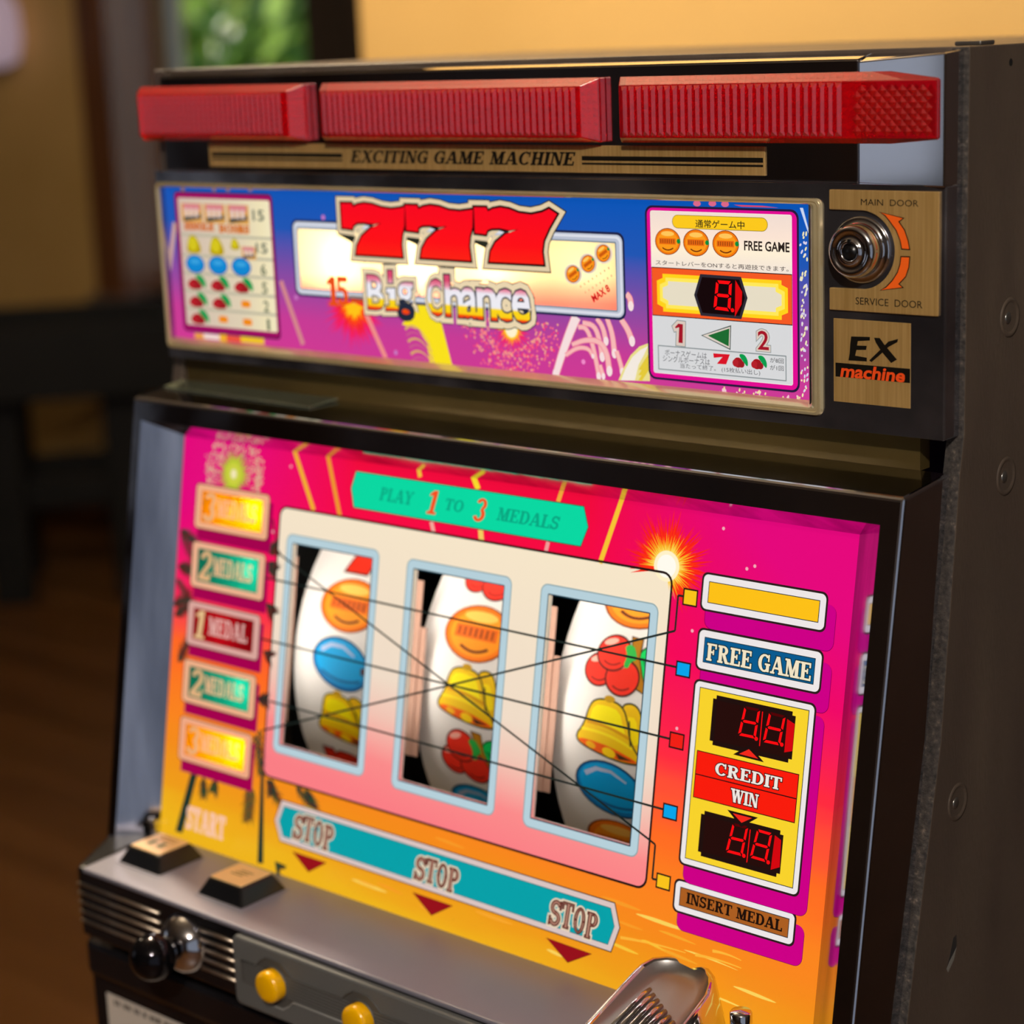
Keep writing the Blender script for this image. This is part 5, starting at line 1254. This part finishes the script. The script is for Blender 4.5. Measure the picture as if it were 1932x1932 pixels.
b = MB(FR); rp = [(12.2 * sin(rad(t)), 21.5 - 12.2 * cos(rad(t))) for t in range(12, 180, 8)] + [(.01, 33.7)]; b.lathe(-133.5, -382, rp, mat('black_chrome_ball', '#2c2a2e', .05, .9), 36, cap1=False); b.build('lever_ball', LV)
b = MB(FR); b.lathe(-134, -382.5, [(4.2, 10), (4.2, 13)], M_chrome, 20); b.build('lever_shaft', LV)
# grey button plate
b = MB(FR); g0 = (-92.4, -402, 92, -364.5)
b.prism(rrect_pts(*g0, 4), -1, 4.2, M_gray); SP = b.build('stop_button_plate', SM, .0015)
chs = [-61.6, -1.1, 59.4]
b = MB(FR)
top_, bot_ = [], []
pts = [(-86, -388.5), (-86, -377)]
for c in chs: pts += [(c - 13, -376.5), (c - 10, -373.5), (c - 5, -370.2), (c + 5, -370.2), (c + 10, -373.5), (c + 13, -376.5)]
pts += [(86, -377), (86, -388.5)]
for c in chs[::-1]: pts += [(c + 13, -389), (c + 10, -392), (c + 5, -395.2), (c - 5, -395.2), (c - 10, -392), (c - 13, -389)]
b.prism(pts, 4.2, 4.3, M_grayd); b.build('groove', SP)
b = MB(FR); ptl = pts + [pts[0]]
b.tube([(x, y, 4.3) for x, y in pts[1:20]], .55, M_grayd, 6); b.tube([(x, y, 4.3) for x, y in pts[21:]], .6, mat('grey_plastic_edge', '#8a8984', .35), 6); b.build('groove_edge', SP)
b = MB(FR)
for k in range(7): b.box((-84, -387.6 + k * 1.7, 4.3), (84, -387.0 + k * 1.7, 4.55), M_gray)
b.build('fine_ribs', SP)
M_yel = mat('yellow_button', '#f7b400', .22, 0., .5, Coat_Weight=.3)
for c in chs:
    b = MB(FR); b.lathe(c, -382.7, [(9.4, 4.3), (9.4, 5.0), (8.9, 5.2)], M_grayd, 32, cap1=False); b.lathe(c, -382.7, [(8.2, 4.3), (8.2, 9.0), (7.9, 10.0), (7.0, 10.9), (5.0, 11.4), (.01, 11.6)], M_yel, 32, cap1=False); b.build('stop_button', SM)
# medal chute: a chrome trough with a dished back and fluted floor
def ctop(y): return -338.0 - (max(-60 - y, 0) * .31)
plan = [(125, -113), (125, -64), (127, -57), (131.5, -52), (138, -49), (146, -48.5), (154, -50.5), (160, -55), (164, -61), (166.5, -68), (170, -113)]
def cin(g):
    q = grow(plan, -g); return [(x, max(y, -113.0)) for x, y in q]
b = MB(F_)
flare = [(x - 1 if x < 140 else x + 12 * (x - 140) / 30, y, -402) for x, y in plan]
mid = [(x - .4 if x < 140 else x + 7 * (x - 140) / 30, y, ctop(y) - 18) for x, y in plan]
r_top = [(x, y, ctop(y) - 1.0) for x, y in plan]; r_t2 = [(x, y, ctop(y)) for x, y in cin(.8)]; r_t3 = [(x, y, ctop(y)) for x, y in cin(2.0)]; r_t4 = [(x, y, ctop(y) - 1.0) for x, y in cin(2.8)]
M_dish = mat('worn_dish_steel', '#8f8c8a', .34, .85)
def cfl(y): return ctop(y) - (5.5 if y > -66 else 5.5 - 2.5 * min((-66 - y) / 22, 1))
r_f1 = [(x, y, cfl(y) + 1.2) for x, y in cin(5.0)]; r_f2 = [(x, y, cfl(y)) for x, y in cin(9.0)]
b.rings([flare, mid, r_top, r_t2, r_t3, r_t4], M_chrome, True, True, False, True); b.rings([r_t4, r_f1, r_f2], M_dish, True, False, True, True)
CH = b.build('medal_chute', SM)
b = MB(F_)
for k in range(7):
    x = 135.5 + k * 3.9; y0_ = -70 - k * 2.4
    b.tube([(x, y0_, cfl(y0_) - .2), (x, y0_ - 6, cfl(y0_ - 6) + .7), (x, -113, cfl(-113) + .7)], 1.15, M_chrome, 10)
b.build('flutes', CH)
b = MB(lambda x, y, d: F_(x, y, d)); b.lathe(184.5, -70.5, [(6, -361), (4.6, -350), (4.9, -349), (4.9, -342.5), (4.3, -341.6), (.01, -341.2)], M_chrome, 28, cap1=False); b.build('return_knob', SM)
# lower door
b = MB(F_); b.box((-241, -95, -700), (236, -60, -402), M_rail); LD = b.build('lower_door', SM, .002)
b = MB(F_); b.box((-233, -104, -432), (230, -95, -410), M_rail); b.build('door_moulding', LD, .004)
FDn = lambda x, y, d=0.: Vector((x / 1e3, (-95 - d) / 1e3, y / 1e3 + DZ))
a = Art(FDn, .2); a.rect(-228.6, -600, 150, -444.8, flat('#cfc3b4', .5)); a.build('door_notice', LD)
a = Art(FDn, .3); random.seed(3)
x = -222.
while x < 60:
    w_ = random.uniform(1.5, 3.6); a.rect(x, -450.6, x + w_, -447.4, flat('#5c5248')); x += w_ + random.choice((.8, .8, .9, 3.0))
a.build('notice_print', LD)
